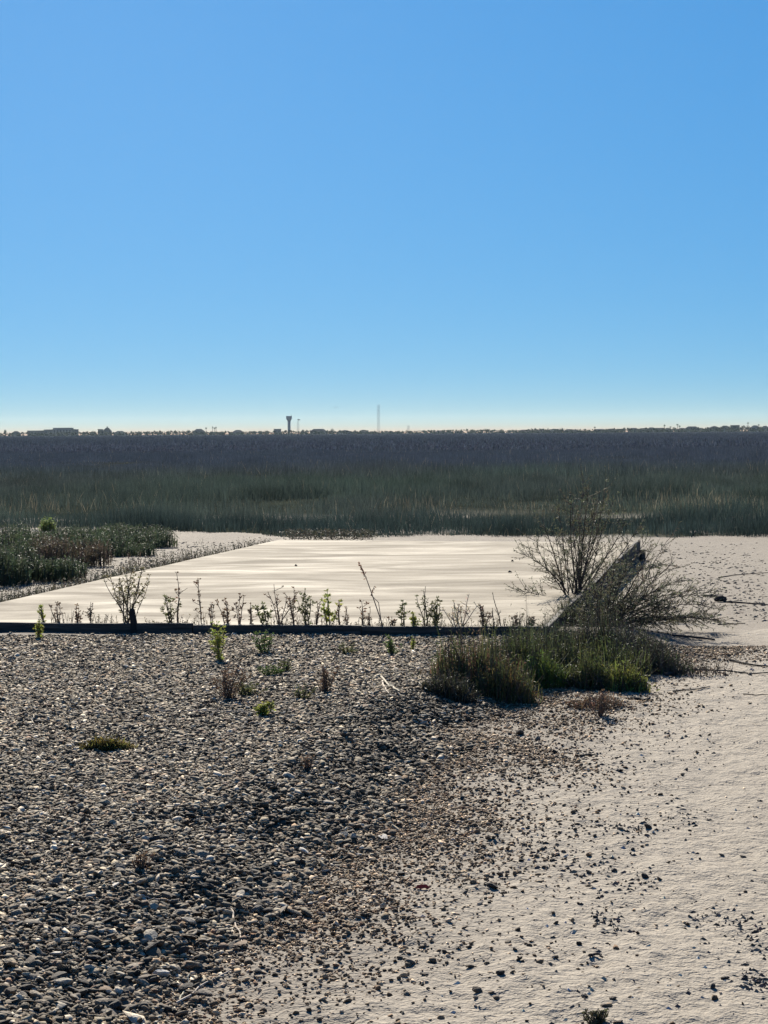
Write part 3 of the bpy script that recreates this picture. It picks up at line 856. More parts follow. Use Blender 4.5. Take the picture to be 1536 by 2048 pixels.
P = np.vstack([P1[0], P2[0]]); S = np.vstack([P1[1], P2[1]]); A = np.vstack([P1[2], P2[2]]); C = np.vstack([C1, C2])
# hand-placed dark clods on the sand and at the rim: photo pixel, width in pixels
CLODS = [(1022, 1562, 16), (925, 1598, 14), (962, 1605, 20), (958, 1645, 14), (835, 1533, 20), (793, 1612, 22), (800, 1750, 17), (1128, 1705, 14), (1105, 1722, 18), (1178, 1745, 16), (1290, 1754, 20), (1264, 1768, 12), (1228, 1742, 15),
         (1282, 1500, 12), (1180, 1512, 14), (1085, 1700, 16), (1000, 1752, 20), (985, 1775, 24), (930, 1788, 16), (1000, 1948, 26), (1015, 1885, 14), (1030, 1900, 12), (820, 1928, 24), (800, 1918, 18), (955, 1985, 28), (690, 1952, 18), (812, 1990, 14),
         (890, 1905, 20), (940, 1935, 18), (850, 1950, 16), (652, 1932, 16), (1190, 1835, 13), (1050, 1690, 12), (1150, 1660, 12), (1240, 1658, 12), (1296, 1656, 18), (1380, 1662, 10), (1443, 1712, 11), (1520, 1602, 13), (1425, 1975, 20), (1450, 1958, 16),
         (1168, 1995, 16), (1225, 1998, 20), (1208, 2012, 18), (1240, 2045, 18), (1228, 1960, 11), (1165, 2045, 12), (1265, 1700, 10), (1400, 1718, 9), (1486, 1715, 12), (1320, 1760, 16), (1275, 1620, 8), (1500, 1350, 12), (1513, 1302, 7), (1528, 1302, 6),
         (540, 1575, 24), (610, 1590, 28), (130, 1682, 22), (66, 1711, 28), (880, 1440, 22), (905, 1452, 18), (860, 1420, 18), (900, 1432, 14), (1015, 1455, 18), (1040, 1470, 22), (1075, 1480, 18), (20, 1990, 36), (210, 2010, 42), (285, 2018, 34), (515, 1945, 22), (620, 1512, 30), (700, 1490, 20)]
cp = np.array([ground_at(px, py) for px, py, w in CLODS])
cs = np.array([w * .5 * math.hypot(*p[:2]) / FPX for (px, py, w), p in zip(CLODS, cp)])
PC, SC, AC = stones_arrays(cp[:, 0], cp[:, 1], cs * .9, g, .25, (.4, .7))
CC = PAL[g.choice([2, 4, 6, 0], len(cs))] * .5
P = np.vstack([P, PC]); S = np.vstack([S, SC]); A = np.vstack([A, AC]); C = np.vstack([C, CC])
# the 300 that show largest are things of their own
q = P - np.array([0, 0, CAM_Z]); w = q @ _f
ux = 768 + FPX * (q @ _r) / w; uy = 1024 - FPX * (q @ _u) / w
app = S[:, 0] / w * FPX
vis = (ux > 6) & (ux < 1530) & (uy > 900) & (uy < 2040)
app = np.where(vis, app, 0); app[-len(cs):] += 100
order = np.argsort(-app)
big = order[:296]; rest = np.ones(len(P), bool); rest[big] = False
fine = rest & (app > 5.0); coarse = rest & ~fine
V, F, CV = bake_stones(P[fine], S[fine], A[fine], C[fine], g)
V2, F2, CV2 = bake_stones(P[coarse], S[coarse] * 1.15, A[coarse], C[coarse], g, OVAR, OCT_F)
me = np_mesh('gravel', np.vstack([V, V2]), np.vstack([F, F2 + len(V)]), np.vstack([CV, CV2])); me.materials.append(M_STONE)
tag(link(bpy.data.objects.new('gravel', me)), 'dense bank of small grey brown stones and shell', kind='stuff')
print('STONES', fine.sum(), coarse.sum(), len(F) + len(F2))
# finer meshes for the single stones
import bmesh
def stone_mesh(k, col):
    bm = bmesh.new(); bmesh.ops.create_icosphere(bm, subdivisions=2, radius=1.0)
    r_ = random.Random(k)
    pl = [(Vector((r_.gauss(0, 1), r_.gauss(0, 1), r_.gauss(0, 1))).normalized(), r_.uniform(.55, .9)) for _ in range(9)]
    for v in bm.verts:
        for nrm, dd in pl:
            t = v.co.dot(nrm) - dd
            if t > 0: v.co -= nrm * t
        v.co *= r_.uniform(.97, 1.05)
    me = bpy.data.meshes.new('stone'); bm.to_mesh(me); bm.free()
    a = me.color_attributes.new('Col', 'FLOAT_COLOR', 'POINT')
    a.data.foreach_set('color', np.tile(np.array([*col, 1], np.float32), len(me.vertices)))
    me.materials.append(M_STONE)
    return me
KIND = [('dark', 1, PAL[6] * .6), ('dark', 1, PAL[2] * .55), ('grey', 1, PAL[4] * .7), ('grey', 1, PAL[1] * .7), ('brown', 1, PAL[5] * .6), ('pale', 1, PAL[9] * .65), ('white', 1, np.array([.56, .51, .43])), ('grey', 1, PAL[0] * .6)]
MESHES = [[stone_mesh(100 * k + j, KIND[k][2] * KIND[k][1]) for j in range(5)] for k in range(len(KIND))]
kc = np.array([K[2] for K in KIND])
dd_all = bank_d(P[big, 0], P[big, 1])
MARKS = [((205, 1495), 'the mossy cushion'), ((528, 1425), 'the small bright yellow weed'), ((405, 1978), 'the longest straw'), ((472, 1852), 'the straw pointing downslope'), ((280, 1725), 'the sparse dead weed'),
         ((615, 1530), 'the thin brown weed'), ((780, 1374), 'the bleached sticks'), ((845, 1779), 'the red fragment'), ((1195, 2030), 'the dark bottom tuft'), ((1200, 1425), 'the dry brown weed'),
         ((1180, 1513), 'the lone little stick'), ((1190, 1915), 'the small low twig'), ((0, 2048), 'the bottom left corner'), ((440, 1330), 'the tallest gravel weed'), ((1490, 1390), 'the forked twig')]
rank = {}
todo = []
for j, i in enumerate(big):
    k = int(np.argmin(((kc - C[i]) ** 2).sum(1)))
    dist = [math.hypot(ux[i] - mx, (uy[i] - my) * 1.5) for (mx, my), _ in MARKS]
    t = int(np.argmin(dist)); sand = bool(dd_all[j] <= -.02)
    todo.append((dist[t], i, k, t, sand))
for dist, i, k, t, sand in sorted(todo):
    key = (KIND[k][0], t, sand); rank[key] = rank.get(key, 0) + 1
    n_ = rank[key]
    o = link(bpy.data.objects.new('stone', MESHES[k][i % 5]))
    o.location = P[i]; o.scale = S[i]; o.rotation_euler = A[i]
    where = 'loose on the sand' if sand else 'in the gravel bank'
    nth = 'nearest' if n_ == 1 else f'{ORD[n_ - 1]} nearest'
    tag(o, f'larger {KIND[k][0]} stone {where}, {nth} to {MARKS[t][1]}', 'stone', 'larger stones on the sand' if sand else 'larger stones in the gravel bank')

# small red shard
p = ground_at(845, 1779)
mb = MB(); mb.add([(-.028, 0, 0), (.01, -.012, .004), (.034, .004, .002), (.004, .014, .010), (-.02, .008, .012), (.012, .002, .016)], [(0, 1, 5, 4), (1, 2, 5), (2, 3, 5), (3, 4, 5), (4, 3, 2, 1, 0)], (.42, .045, .03))
s = mb.build('plastic_shard', M_TWIG); s.location = (p[0], p[1], p[2] + .004); tag(s, 'small bright red fragment lying on the sandy gravel', 'fragment')

# ------------------------------------------------------------------ plants
def unit(v):
    v = np.asarray(v, float); return v / (np.linalg.norm(v) + 1e-9)

def curve(a, b, sag=0.0, wig=0.02, n=7):
    a = np.asarray(a, float); b = np.asarray(b, float)
    L = np.linalg.norm(b - a); side = unit(np.cross(b - a, (random.gauss(0, 1), random.gauss(0, 1), random.gauss(0, 1))))
    ph = random.uniform(0, 6); pts = []
    for i in range(n):
        t = i / (n - 1)
        p = a * (1 - t) + b * t + np.array([0, 0, sag * L * 4 * t * (1 - t)]) + side * wig * L * math.sin(t * 5 + ph) * (t * (1.2 - t) * 2)
        pts.append(p)
    return pts

def at_path(pts, t):
    f = t * (len(pts) - 1); i = min(int(f), len(pts) - 2); return pts[i] * (1 - f + i) + pts[i + 1] * (f - i)

STEM, OLIVE, GREEN, YELLOW, BROWN, PALE = (.13, .10, .075), (.13, .14, .060), (.10, .15, .045), (.28, .31, .07), (.15, .10, .065), (.42, .36, .27)

def weed(name, base, h, spread, stems, col, label, leafL=.035, dens=1.0, heads=.6, stemc=STEM, headc=None, group=None, lean=0.0, cat='weed', branch=.6, r=.0032):
    root = empty(name, base); tag(root, label, cat, group)
    sm, fm = MB(), MB()
    for k in range(stems):
        if stems <= 4 and k: sm.build('stem', M_TWIG, root); sm = MB()      # few stems: each one a part
        a = random.uniform(0, 6.28)
        hh = h * random.uniform(.55, 1.0) if k else h
        off = random.uniform(.1, 1) * spread * (.5 if k == 0 else 1)
        tip = np.array([math.cos(a) * off + lean * hh, math.sin(a) * off * .6, hh])
        b0 = np.array([random.uniform(-.12, .12) * spread, random.uniform(-.1, .1) * spread, -.03])
        path = curve(b0, tip, 0, .05)
        sm.tube(path, [r * (1.2 - .75 * i / 6) for i in range(7)], 4, jit(stemc, .2))
        ends = [tip]
        for j in range(int(branch * 5 * random.uniform(.5, 1.2))):
            t = random.uniform(.35, .9); p = at_path(path, t)
            e = p + unit((random.gauss(0, 1), random.gauss(0, .6), random.uniform(.4, 1.4))) * h * random.uniform(.10, .25)
            bp = curve(p, e, 0, .05, 4); sm.tube(bp, [r * .7, r * .6, r * .5, r * .4], 3, jit(stemc, .2)); ends.append(e)
            for q in range(int(3 * dens)):
                fm.leaf(at_path(bp, random.uniform(.2, 1)), (random.gauss(0, 1), random.gauss(0, 1), random.uniform(-.2, 1.2)), leafL * random.uniform(.5, 1.1), leafL * .32, jit(col, .35))
        for q in range(int(9 * dens)):
            t = random.uniform(.15, 1.0)
            fm.leaf(at_path(path, t), (random.gauss(0, 1), random.gauss(0, 1), random.uniform(-.1, 1.1)), leafL * random.uniform(.6, 1.25) * (1.15 - .4 * t), leafL * .34, jit(col, .35))
        for e in ends:
            if random.random() < heads:
                for q in range(5): fm.leaf(e, (random.gauss(0, 1), random.gauss(0, 1), random.uniform(.2, 1.2)), leafL * random.uniform(.5, .8), leafL * .3, jit(headc or col, .3))
    sm.build('stem', M_TWIG, root)
    if fm.v: fm.build('foliage', M_LEAF, root)
    return root

def behind(px, off=.09):
    """spot in the seam between edge board and slab below photo column px"""
    p = at(px, 1247 + px * .0095, z=ZS); p[1] += off; p[2] = ZS - .01
    return p
def hpx(p, n): return n * p[1] / FPX

EDGE_WEEDS = [  # px, height px, spread px, stems, colour, leaf, density, heads, label
    (255, 114, 86, 16, (.17, .155, .08), .034, .85, .8, 'widest leafy branching weed around the stump at the edge board'),
    (82, 34, 14, 3, YELLOW, .035, 1.2, .3, 'small yellow green weed at the edge board near the left margin'),
    (112, 42, 22, 4, BROWN, .03, .8, .7, 'low brownish weed left of the wide weed at the edge board'),
    (150, 36, 22, 4, BROWN, .032, .8, .6, 'short reddish weed just left of the wide leafy weed'),
    (178, 44, 18, 3, STEM, .03, .7, .7, 'dark spindly weed touching the left of the wide leafy weed'),
    (338, 60, 26, 6, OLIVE, .035, 1.1, .5, 'bushy low weed right of the wide leafy weed'),
    (352, 104, 10, 2, BROWN, .036, .5, .9, 'tall thin weed with dark seed head and bare curved tip'),
    (399, 92, 9, 2, BROWN, .035, .6, 1.0, 'straight single-stemmed weed with a dark tufted top'),
    (420, 46, 14, 3, BROWN, .03, .5, .6, 'short pale weed between the straight weed and a yellow bush'),
    (452, 52, 24, 4, BROWN, .036, .7, .9, 'reddish weed with starry tops above the yellow green plant'),
    (478, 62, 14, 3, BROWN, .036, .5, .9, 'slim weed with starry tops right of the yellow green plant'),
    (497, 42, 16, 3, STEM, .03, .5, .8, 'small dark weed before the tall branched weeds'),
    (530, 44, 30, 5, OLIVE, .042, .9, .8, 'leafy low weed at the left foot of the branched weeds'),
    (558, 84, 40, 5, BROWN, .026, .5, .6, 'branched bare weed with long slanting twigs'),
    (588, 80, 24, 4, BROWN, .028, .7, .7, 'upright branched weed with pale stems and small buds'),
    (615, 74, 28, 6, OLIVE, .036, 1.3, .5, 'dense olive weed with upright dark leaves right of pale stems'),
    (632, 52, 9, 3, BROWN, .022, 1.2, .4, 'narrow spiky weed between two olive weeds'),
    (656, 70, 26, 5, YELLOW, .048, 1.0, .9, 'yellow green weed with a big leafy top'),
    (679, 50, 5, 2, BROWN, .022, 1.6, .4, 'thin upright brown spike left of the leaning seed stalk'),
    (693, 36, 6, 2, BROWN, .025, .7, .9, 'very small single-stemmed weed beside the thin brown spike'),
    (725, 50, 5, 2, BROWN, .040, .3, 1.0, 'single stem topped with two spreading leaves'),
    (740, 38, 8, 2, BROWN, .024, .6, 1.0, 'short weed with a round knob just left of the leaning stalk'),
    (806, 52, 18, 3, OLIVE, .040, .8, 1.0, 'dark star-topped weed right of the leaning seed stalk'),
    (785, 22, 24, 4, BROWN, .03, .6, .5, 'tiny pale weed at the foot of the leaning stalk'),
    (828, 34, 26, 5, YELLOW, .035, 1.2, .4, 'low yellow weed on the edge board before the tall weed'),
    (852, 82, 22, 4, OLIVE, .030, .9, .9, 'tall weed with small dark buds left of the pale dead bush'),
    (872, 58, 16, 6, OLIVE, .032, 2.0, .5, 'dense narrow dark weed next to the pale dead bush'),
    (918, 70, 52, 8, PALE, .026, .8, .8, 'pale dead bushy weed with airy twigs'),
    (968, 46, 26, 4, STEM, .036, 1.2, .6, 'dark leafy weed right of the pale dead bush'),
    (1004, 74, 4, 1, STEM, .016, 1.2, .2, 'bare slanting stick-like weed near the slab corner'),
    (990, 40, 8, 2, STEM, .016, .6, .2, 'short bare twig left of the slanting stick weed'),
    (1035, 30, 40, 6, STEM, .028, .8, .4, 'low scraggly dark weed at the slab corner'),
    (1068, 26, 30, 5, STEM, .026, .8, .4, 'tiny dark weed tucked against the shrub at the slab corner'),
]
for px, hp, sp, st, col, lf, dn, hd, lab in EDGE_WEEDS:
    b = behind(px, random.uniform(.05, .16))
    stc = PALE if col == PALE else ((.17, .12, .09) if col == BROWN else STEM)
    weed('weed', b, hpx(b, hp), hpx(b, sp) * 1.0, st, col, lab, lf * 1.08, dn * 1.35, hd, stc, None, 'weeds in the seam of the slab', lean=-.22 if px == 1004 else 0, branch=.9 if px in (255, 558, 588, 852, 918) else .6, r=.0042)

# leaning seed stalk
b = behind(768, .08)
root = empty('seed_stalk', b); tag(root, 'tall leaning dry grass stalk with a drooping brown seed head', 'grass stalk')
tipp = at(733, 1158, d=b[1]) - b; top = at(719, 1128, d=b[1]) - b
path = curve((0, 0, -.02), tipp, .012, .0, 8) + [np.array(tipp * .45 + top * .55), top]
mb = MB(); mb.tube(path, [.0052, .005, .0047, .0045, .0042, .004, .0037, .0034, .003, .0015], 5, (.28, .19, .13)); mb.build('stem', M_TWIG, root)
t2 = at(742, 1190, d=b[1]) - b; t3 = at(749, 1172, d=b[1]) - b
mb = MB(); mb.tube(curve((-.012, 0, -.02), at(757, 1205, d=b[1]) - b, 0, .01, 5) + [t2, t3], [.004, .004, .0035, .003, .003, .0025, .002], 4, (.30, .21, .15)); mb.build('stem', M_TWIG, root)
mb = MB()
for i in range(60):
    t = random.random(); p = path[7] * (1 - t) + top * t if t < .9 else top
    mb.leaf(p, unit(top - tipp) * .8 + np.array([random.gauss(0, .35), random.gauss(0, .35), random.gauss(-.1, .3)]), random.uniform(.018, .034) * (1.2 - .5 * t), .009, jit((.23, .13, .09), .3))
mb.build('seed_head', M_LEAF, root)
mb = MB()
for i in range(22):
    t = random.random(); mb.leaf(t2 * (1 - t) + t3 * t, (random.gauss(0, .5), random.gauss(0, .4), -.8), random.uniform(.014, .026), .008, jit((.24, .15, .10), .3))
mb.build('seed_head', M_LEAF, root)

# plants rooted in the gravel: px of foot, height px, spread px ...
GRAVEL_WEEDS = [
    (440, 1322, 78, 34, 5, YELLOW, .032, 1.7, .5, 'bright yellow green weed standing in the gravel before the board'),
    (528, 1308, 48, 34, 6, GREEN, .028, 1.2, .3, 'faint green weed in the gravel right of the yellow green one'),
    (78, 1276, 40, 16, 4, YELLOW, .03, 1.2, .3, 'yellow green sprig in the gravel near the left margin'),
    (540, 1352, 22, 42, 8, GREEN, .024, 1.2, .1, 'low green mat weed in the middle of the upper gravel'),
    (572, 1344, 26, 18, 5, OLIVE, .022, 1.2, .1, 'small dark upright weed in the upper gravel'),
    (455, 1398, 66, 62, 12, BROWN, .024, .9, .3, 'broad faded brown weed clump in the upper gravel'),
    (497, 1392, 30, 44, 8, OLIVE, .024, 1.0, .2, 'dull olive weed joined to the broad brown clump'),
    (528, 1432, 28, 22, 5, YELLOW, .030, 1.6, .2, 'small bright yellow weed low in the gravel'),
    (650, 1384, 52, 34, 9, BROWN, .022, 1.0, .3, 'brown tufted weed in the gravel left of the pale sticks'),
    (785, 1310, 38, 26, 6, GREEN, .026, 1.3, .2, 'small green weed in the gravel near the board'),
    (825, 1300, 26, 12, 3, YELLOW, .022, 1.0, .2, 'thin yellow sprig in the gravel near the board'),
    (605, 1400, 30, 34, 7, OLIVE, .022, .9, .2, 'faint olive weed between gravel clumps'),
    (700, 1310, 24, 40, 7, OLIVE, .022, .9, .2, 'low dull weed in the shade of the board'),
    (280, 1738, 34, 40, 7, BROWN, .02, .5, .2, 'sparse dead weed in the lower left gravel'),
    (615, 1540, 32, 22, 6, BROWN, .018, .7, .2, 'thin brown weed in the gravel halfway down'),
    (1200, 1432, 52, 36, 9, BROWN, .02, .6, .3, 'dry brown weed on the sand before the dark clump'),
    (1195, 2046, 30, 34, 9, (.09, .09, .05), .018, .9, .1, 'little dark tuft on the sand at the bottom edge'),
]
for px, py, hp, sp, st, col, lf, dn, hd, lab in GRAVEL_WEEDS:
    b = ground_at(px, py)
    weed('weed', b, hp * b[1] / FPX, sp * b[1] / FPX, int(st * 1.8) + 1, col, lab, lf * 1.0, dn * 1.5, hd, STEM, None, 'weeds in the gravel and sand', branch=.7, r=.0026)

# ------------------------------------------------------------------ dark clumps round the slab corner
def vn1(x, y): return float(vnoise(x, y, 77))
def clump(name, px, py, wpx, hp, col, label, n=700, stemmy=.22, tip=None, cat='bush', depth=.5):
    b = ground_at(px, py)
    root = empty(name, b); tag(root, label, cat, 'low bushes at the slab corner')
    W = wpx * b[1] / FPX / 2; H = hp * b[1] / FPX
    fm, sm = MB(), MB()
    for i in range(n):
        a = random.uniform(0, 6.28); rr = math.sqrt(random.random())
        if random.random() < .12: rr *= random.uniform(1.0, 1.55)
        x, y = math.cos(a) * rr * W, math.sin(a) * rr * W * depth
        z0 = (gz(b[0] + x, b[1] + y)) - b[2] - .01
        hh = H * max(.25, 1 - .5 * rr ** 2) * random.uniform(.4, 1.1) * (.75 + .6 * vn1(px + x * 9, y * 9)) * (1.35 if random.random() < .04 else 1)
        c = jit(col if (tip is None or random.random() < .65) else tip, .4)
        if random.random() < stemmy:
            sm.tube([(x, y, z0), (x + random.gauss(0, .02), y + random.gauss(0, .02), z0 + hh * .5), (x * 1.08 + random.gauss(0, .035), y * 1.08 + random.gauss(0, .03), z0 + hh)], [.0026, .0022, .001], 3, jit(STEM, .3), cap=False)
            if n <= 60: sm.build('stem', M_TWIG, root); sm = MB()          # few bare stems: each one a part
        else:
            fm.blade((x, y, z0), hh, random.uniform(.005, .010), random.gauss(.1, .14), random.uniform(0, 6.28), abs(random.gauss(.08, .15)), c)
        if rr > .8 and random.random() < .3: hh *= 1.3
        for q in range(2):
            zz = z0 + hh * random.uniform(.2, 1)
            fm.leaf((x + random.gauss(0, .015), y + random.gauss(0, .015), zz), (random.gauss(0, .7), random.gauss(0, .7), random.uniform(-.1, 1)), random.uniform(.016, .034), .007, c)
    if sm.v: sm.build('stem', M_TWIG, root)
    fm.build('foliage', M_LEAF, root)
    return root
DK, DP, GB = (.086, .102, .038), (.062, .072, .040), (.12, .17, .035)
clump('bush', 965, 1376, 200, 122, DK, 'dark olive bush left of the slab corner', 1100, tip=BROWN)
clump('bush', 1010, 1402, 120, 82, DK, 'front brown-tipped bush leaning onto the gravel', 800, tip=(.15, .11, .04))
clump('bush', 1085, 1378, 110, 72, GB, 'bright green low bush in front of the slab corner', 800, .15, tip=(.12, .16, .05))
clump('bush', 1095, 1318, 170, 80, DP, 'dark bush right at the slab corner', 1000)
clump('bush', 1185, 1322, 190, 110, DP, 'tall dark purplish bush under the shrub', 1300, tip=(.06, .05, .045))
clump('bush', 1175, 1375, 130, 70, DK, 'dark green bush below the purplish one', 800)
clump('bush', 1255, 1382, 90, 74, (.09, .10, .035), 'yellowish bush at the edge of the sand', 600, tip=YELLOW)
clump('bush', 1285, 1345, 150, 80, DP, 'sparse dark bush reaching out on the sand', 650, .6)
clump('bush', 1040, 1350, 160, 108, DK, 'dark bush between the brown-tipped and the green one', 900, tip=DP)
clump('bush', 1120, 1350, 150, 100, DP, 'dark brownish bush behind the bright green one', 900, tip=DK)
clump('bush', 1235, 1350, 130, 90, DK, 'dark bush between the purplish and the yellowish one', 700, tip=DP)
clump('bush', 1250, 1300, 170, 70, DP, 'dark thin bush at the foot of the shrub on its right', 700, .5)
clump('bush', 1135, 1262, 110, 66, DP, 'dark brush against the near end of the timber wall', 600)
clump('bush', 1195, 1248, 110, 70, DP, 'dark brush halfway along the timber wall', 600)
clump('bush', 900, 1385, 110, 52, (.055, .055, .035), 'low dark fringe at the left end of the bushes', 500)
clump('bush', 1340, 1348, 100, 58, DP, 'thin upright dark stems at the right of the bushes', 160, .8)
clump('bush', 1420, 1352, 90, 50, STEM, 'few bare upright stems by the long stick', 40, .95, depth=.25)
clump('bush', 1190, 1415, 110, 34, BROWN, 'low straggling brown plants on the sand below the bushes', 220, .6)
clump('moss_cushion', 205, 1500, 70, 30, (.07, .06, .02), 'dark mossy cushion alone in the gravel', 800, 0, tip=(.20, .16, .04), cat='plant')
clump('moss_cushion', 245, 1499, 40, 14, (.13, .12, .04), 'paler low tail of the mossy cushion', 260, 0, tip=(.25, .2, .08), cat='plant')

# ------------------------------------------------------------------ the feathery shrub
def shrub(B, ups, lows, label, heart):
    root = empty('shrub', B); tag(root, label, 'shrub')
    stems, leaves = MB(), MB()
    for k, (px, py) in enumerate(ups + lows):
        low = k >= len(ups)
        d = B[1] + random.uniform(-.55, .55) * (1 if not low else .8)
        tip = at(px, py, d=d) - B
        if low: tip[2] = max(tip[2], .05 + random.uniform(0, .05)) if px > 1100 else tip[2]
        b0 = np.array([random.uniform(-.05, .05), random.uniform(-.06, .06), -.03])
        path = curve(b0, tip, (.10 if low else -.02) * random.uniform(.6, 1.3), .035, 9)
        r0 = random.uniform(.007, .011) if not low else random.uniform(.006, .010)
        stems.tube(path, [r0 * (1 - .8 * i / 8) for i in range(9)], 6, jit((.075, .06, .055), .2))
        Ls = np.linalg.norm(tip)
        for j in range(int((17 if not low else 26) * (Ls + .25))):
            t = random.uniform(.22 if not low else .3, 1.0); p = at_path(path, t); tg = unit(at_path(path, min(1, t + .1)) - at_path(path, max(0, t - .1)))
            dr = unit(tg * .9 + np.array([random.gauss(0, .6), random.gauss(0, .6), random.gauss(.15, .45)]))
            L2 = random.uniform(.10, .30) * (1.1 - .3 * t)
            tw = curve(p, p + dr * L2, -.06, .05, 4)
            stems.tube(tw, [.003, .0025, .0018, .001], 3, jit((.085, .07, .06), .2), cap=False)
            c0 = (.11, .12, .07) if random.random() < .75 else (.12, .105, .07)
            for q in range(random.randint(9, 17)):
                pp = at_path(tw, random.uniform(.15, 1))
                leaves.leaf(pp, dr * .7 + np.array([random.gauss(0, .6), random.gauss(0, .6), random.gauss(-.1, .5)]), random.uniform(.016, .040), random.uniform(.005, .009), jit(c0, .35))
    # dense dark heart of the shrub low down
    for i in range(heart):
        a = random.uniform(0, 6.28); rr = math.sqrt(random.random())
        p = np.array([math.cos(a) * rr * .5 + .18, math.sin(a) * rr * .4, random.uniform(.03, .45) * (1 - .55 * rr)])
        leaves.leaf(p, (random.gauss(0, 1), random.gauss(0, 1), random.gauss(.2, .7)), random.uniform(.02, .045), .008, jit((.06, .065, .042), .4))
    stems.build('branch', M_TWIG, root); leaves.build('foliage', M_LEAF, root)
wp = lerp(FR, BR, .275) - np.array([nd[0], nd[1], 0]) * .05
shrub(np.array([wp[0], wp[1], ZS - .13]), [(1068, 1075), (1085, 1040), (1112, 1010), (1140, 985), (1165, 955), (1178, 975), (1200, 985), (1228, 1000), (1250, 1040), (1205, 1060), (1160, 1070), (1148, 1010), (1213, 962), (1185, 1030), (1104, 1060), (1128, 1080), (1238, 1070), (1180, 1085), (1150, 1095), (1262, 1088), (1290, 1100), (1270, 1060)],
      [(1040, 1184), (1050, 1110), (1320, 1130)], 'upright wispy shrub rising behind the top of the timber wall', 0)
sb = ground_at(1200, 1266)
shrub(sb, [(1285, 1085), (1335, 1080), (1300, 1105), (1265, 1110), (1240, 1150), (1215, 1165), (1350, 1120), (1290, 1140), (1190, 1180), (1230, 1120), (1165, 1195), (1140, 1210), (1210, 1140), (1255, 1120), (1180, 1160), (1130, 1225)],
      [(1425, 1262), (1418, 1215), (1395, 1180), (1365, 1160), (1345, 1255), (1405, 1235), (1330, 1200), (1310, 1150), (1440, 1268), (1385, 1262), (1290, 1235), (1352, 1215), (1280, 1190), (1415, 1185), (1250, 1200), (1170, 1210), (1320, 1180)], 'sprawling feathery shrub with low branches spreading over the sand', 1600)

# shrubs at the left, in front of the marsh
def salt_bush(px, py, wpx, hp, label, col, n=1500):
    b = at(px, py, z=0.0); b[2] = (gz(b[0], b[1]))
    root = empty('salt_bush', b); tag(root, label, 'bush', 'salt bushes left of the slab')
    W = wpx * b[1] / FPX / 2; H = hp * b[1] / FPX
    fm, sm = MB(), MB()
    for i in range(28):
        a = random.uniform(0, 6.28); rr = math.sqrt(random.random())
        sm.tube(curve((math.cos(a) * rr * W * .7, math.sin(a) * rr * W * .4, -.03), (math.cos(a) * rr * W, math.sin(a) * rr * W * .6, H * random.uniform(.6, .95)), 0, .05, 5), [.007, .006, .005, .004, .002], 4, jit(STEM, .3), cap=False)
    for i in range(n):
        a = random.uniform(0, 6.28); rr = math.sqrt(random.random())
        x, y = math.cos(a) * rr * W, math.sin(a) * rr * W * .6
        top = H * (1 - .35 * rr ** 2) * (.35 + 1.15 * float(vnoise(px + x * 3.5, y * 3.5, 3)))
        z = top * random.uniform(.05, 1) ** .7
        c = jit(col, .4)
        if random.random() < .8: fm.blade((x, y, max(0, z - .12)), random.uniform(.1, .2), .012, random.gauss(.1, .2), random.uniform(0, 6.28), .1, c)
        for q in range(2): fm.leaf((x + random.gauss(0, .03), y + random.gauss(0, .03), z + random.gauss(0, .02)), (random.gauss(0, 1), random.gauss(0, 1), random.uniform(-.2, 1)), random.uniform(.03, .055), .014, c)
    sm.build('stem', M_TWIG, root); fm.build('foliage', M_LEAF, root)
SB = (.060, .078, .046)
salt_bush(-60, 1172, 240, 78, 'dark salt bush cut off by the left margin', SB, 2200)
salt_bush(50, 1162, 250, 72, 'large dark salt bush second from the left margin', SB, 2400)
salt_bush(115, 1132, 220, 58, 'brownish dark salt bush behind the large one', (.075, .062, .045), 1800)
salt_bush(195, 1112, 240, 46, 'dark salt bush above the sandy strip left of the slab', SB, 1800)
salt_bush(270, 1094, 170, 36, 'rightmost low dark salt bush beside the sandy strip', SB, 1200)
salt_bush(10, 1120, 160, 60, 'greener salt bush at the left margin behind the large one', (.065, .085, .045), 1500)
salt_bush(150, 1092, 150, 40, 'low dark salt bush under the light green sapling', SB, 1200)
salt_bush(250, 1082, 170, 34, 'dark salt bush where the bushes join the marsh', SB, 1500)
salt_bush(40, 1086, 180, 34, 'flat dark salt bush before the bare patch at the left margin', SB, 1300)
salt_bush(96, 1076, 30, 40, 'small light green sapling among the dark salt bushes', (.17, .22, .07), 320)

# low plants along the left rim of the slab and behind it
mb = MB()
for i in range(2600):
    t = random.random() ** 1.1
    p = lerp(FL, BL, t); nrm = unit((-(BL[1] - FL[1]), BL[0] - FL[0], 0))
    off = abs(random.gauss(0, .22)) + .03
    if float(vnoise(t * 40, 1.0, 3)) < .33: continue
    q = p + nrm * off; q[2] = (gz(q[0], q[1]))
    hh = random.uniform(.06, .26)
    c = jit((.06, .058, .042), .4)
    mb.blade(q, hh, .012, random.gauss(.1, .2), random.uniform(0, 6.28), .1, c)
    for k in range(5): mb.leaf(q + np.array([random.gauss(0, .03), random.gauss(0, .03), random.uniform(.02, hh)]), (random.gauss(0, 1), random.gauss(0, 1), random.uniform(0, 1)), random.uniform(.02, .04), .012, c)
for i in range(420):
    t = random.random(); p = at(570 + t * 180, 1079 + random.uniform(-2, 2), z=ZS * .4); p[1] += random.uniform(.0, .5)
    p[2] = 0.05
    c = jit((.06, .058, .042), .4)
    for k in range(4): mb.leaf(p + np.array([random.gauss(0, .05), 0, random.uniform(0, .16)]), (random.gauss(0, 1), random.gauss(0, 1), random.uniform(0, 1)), random.uniform(.03, .06), .016, c)
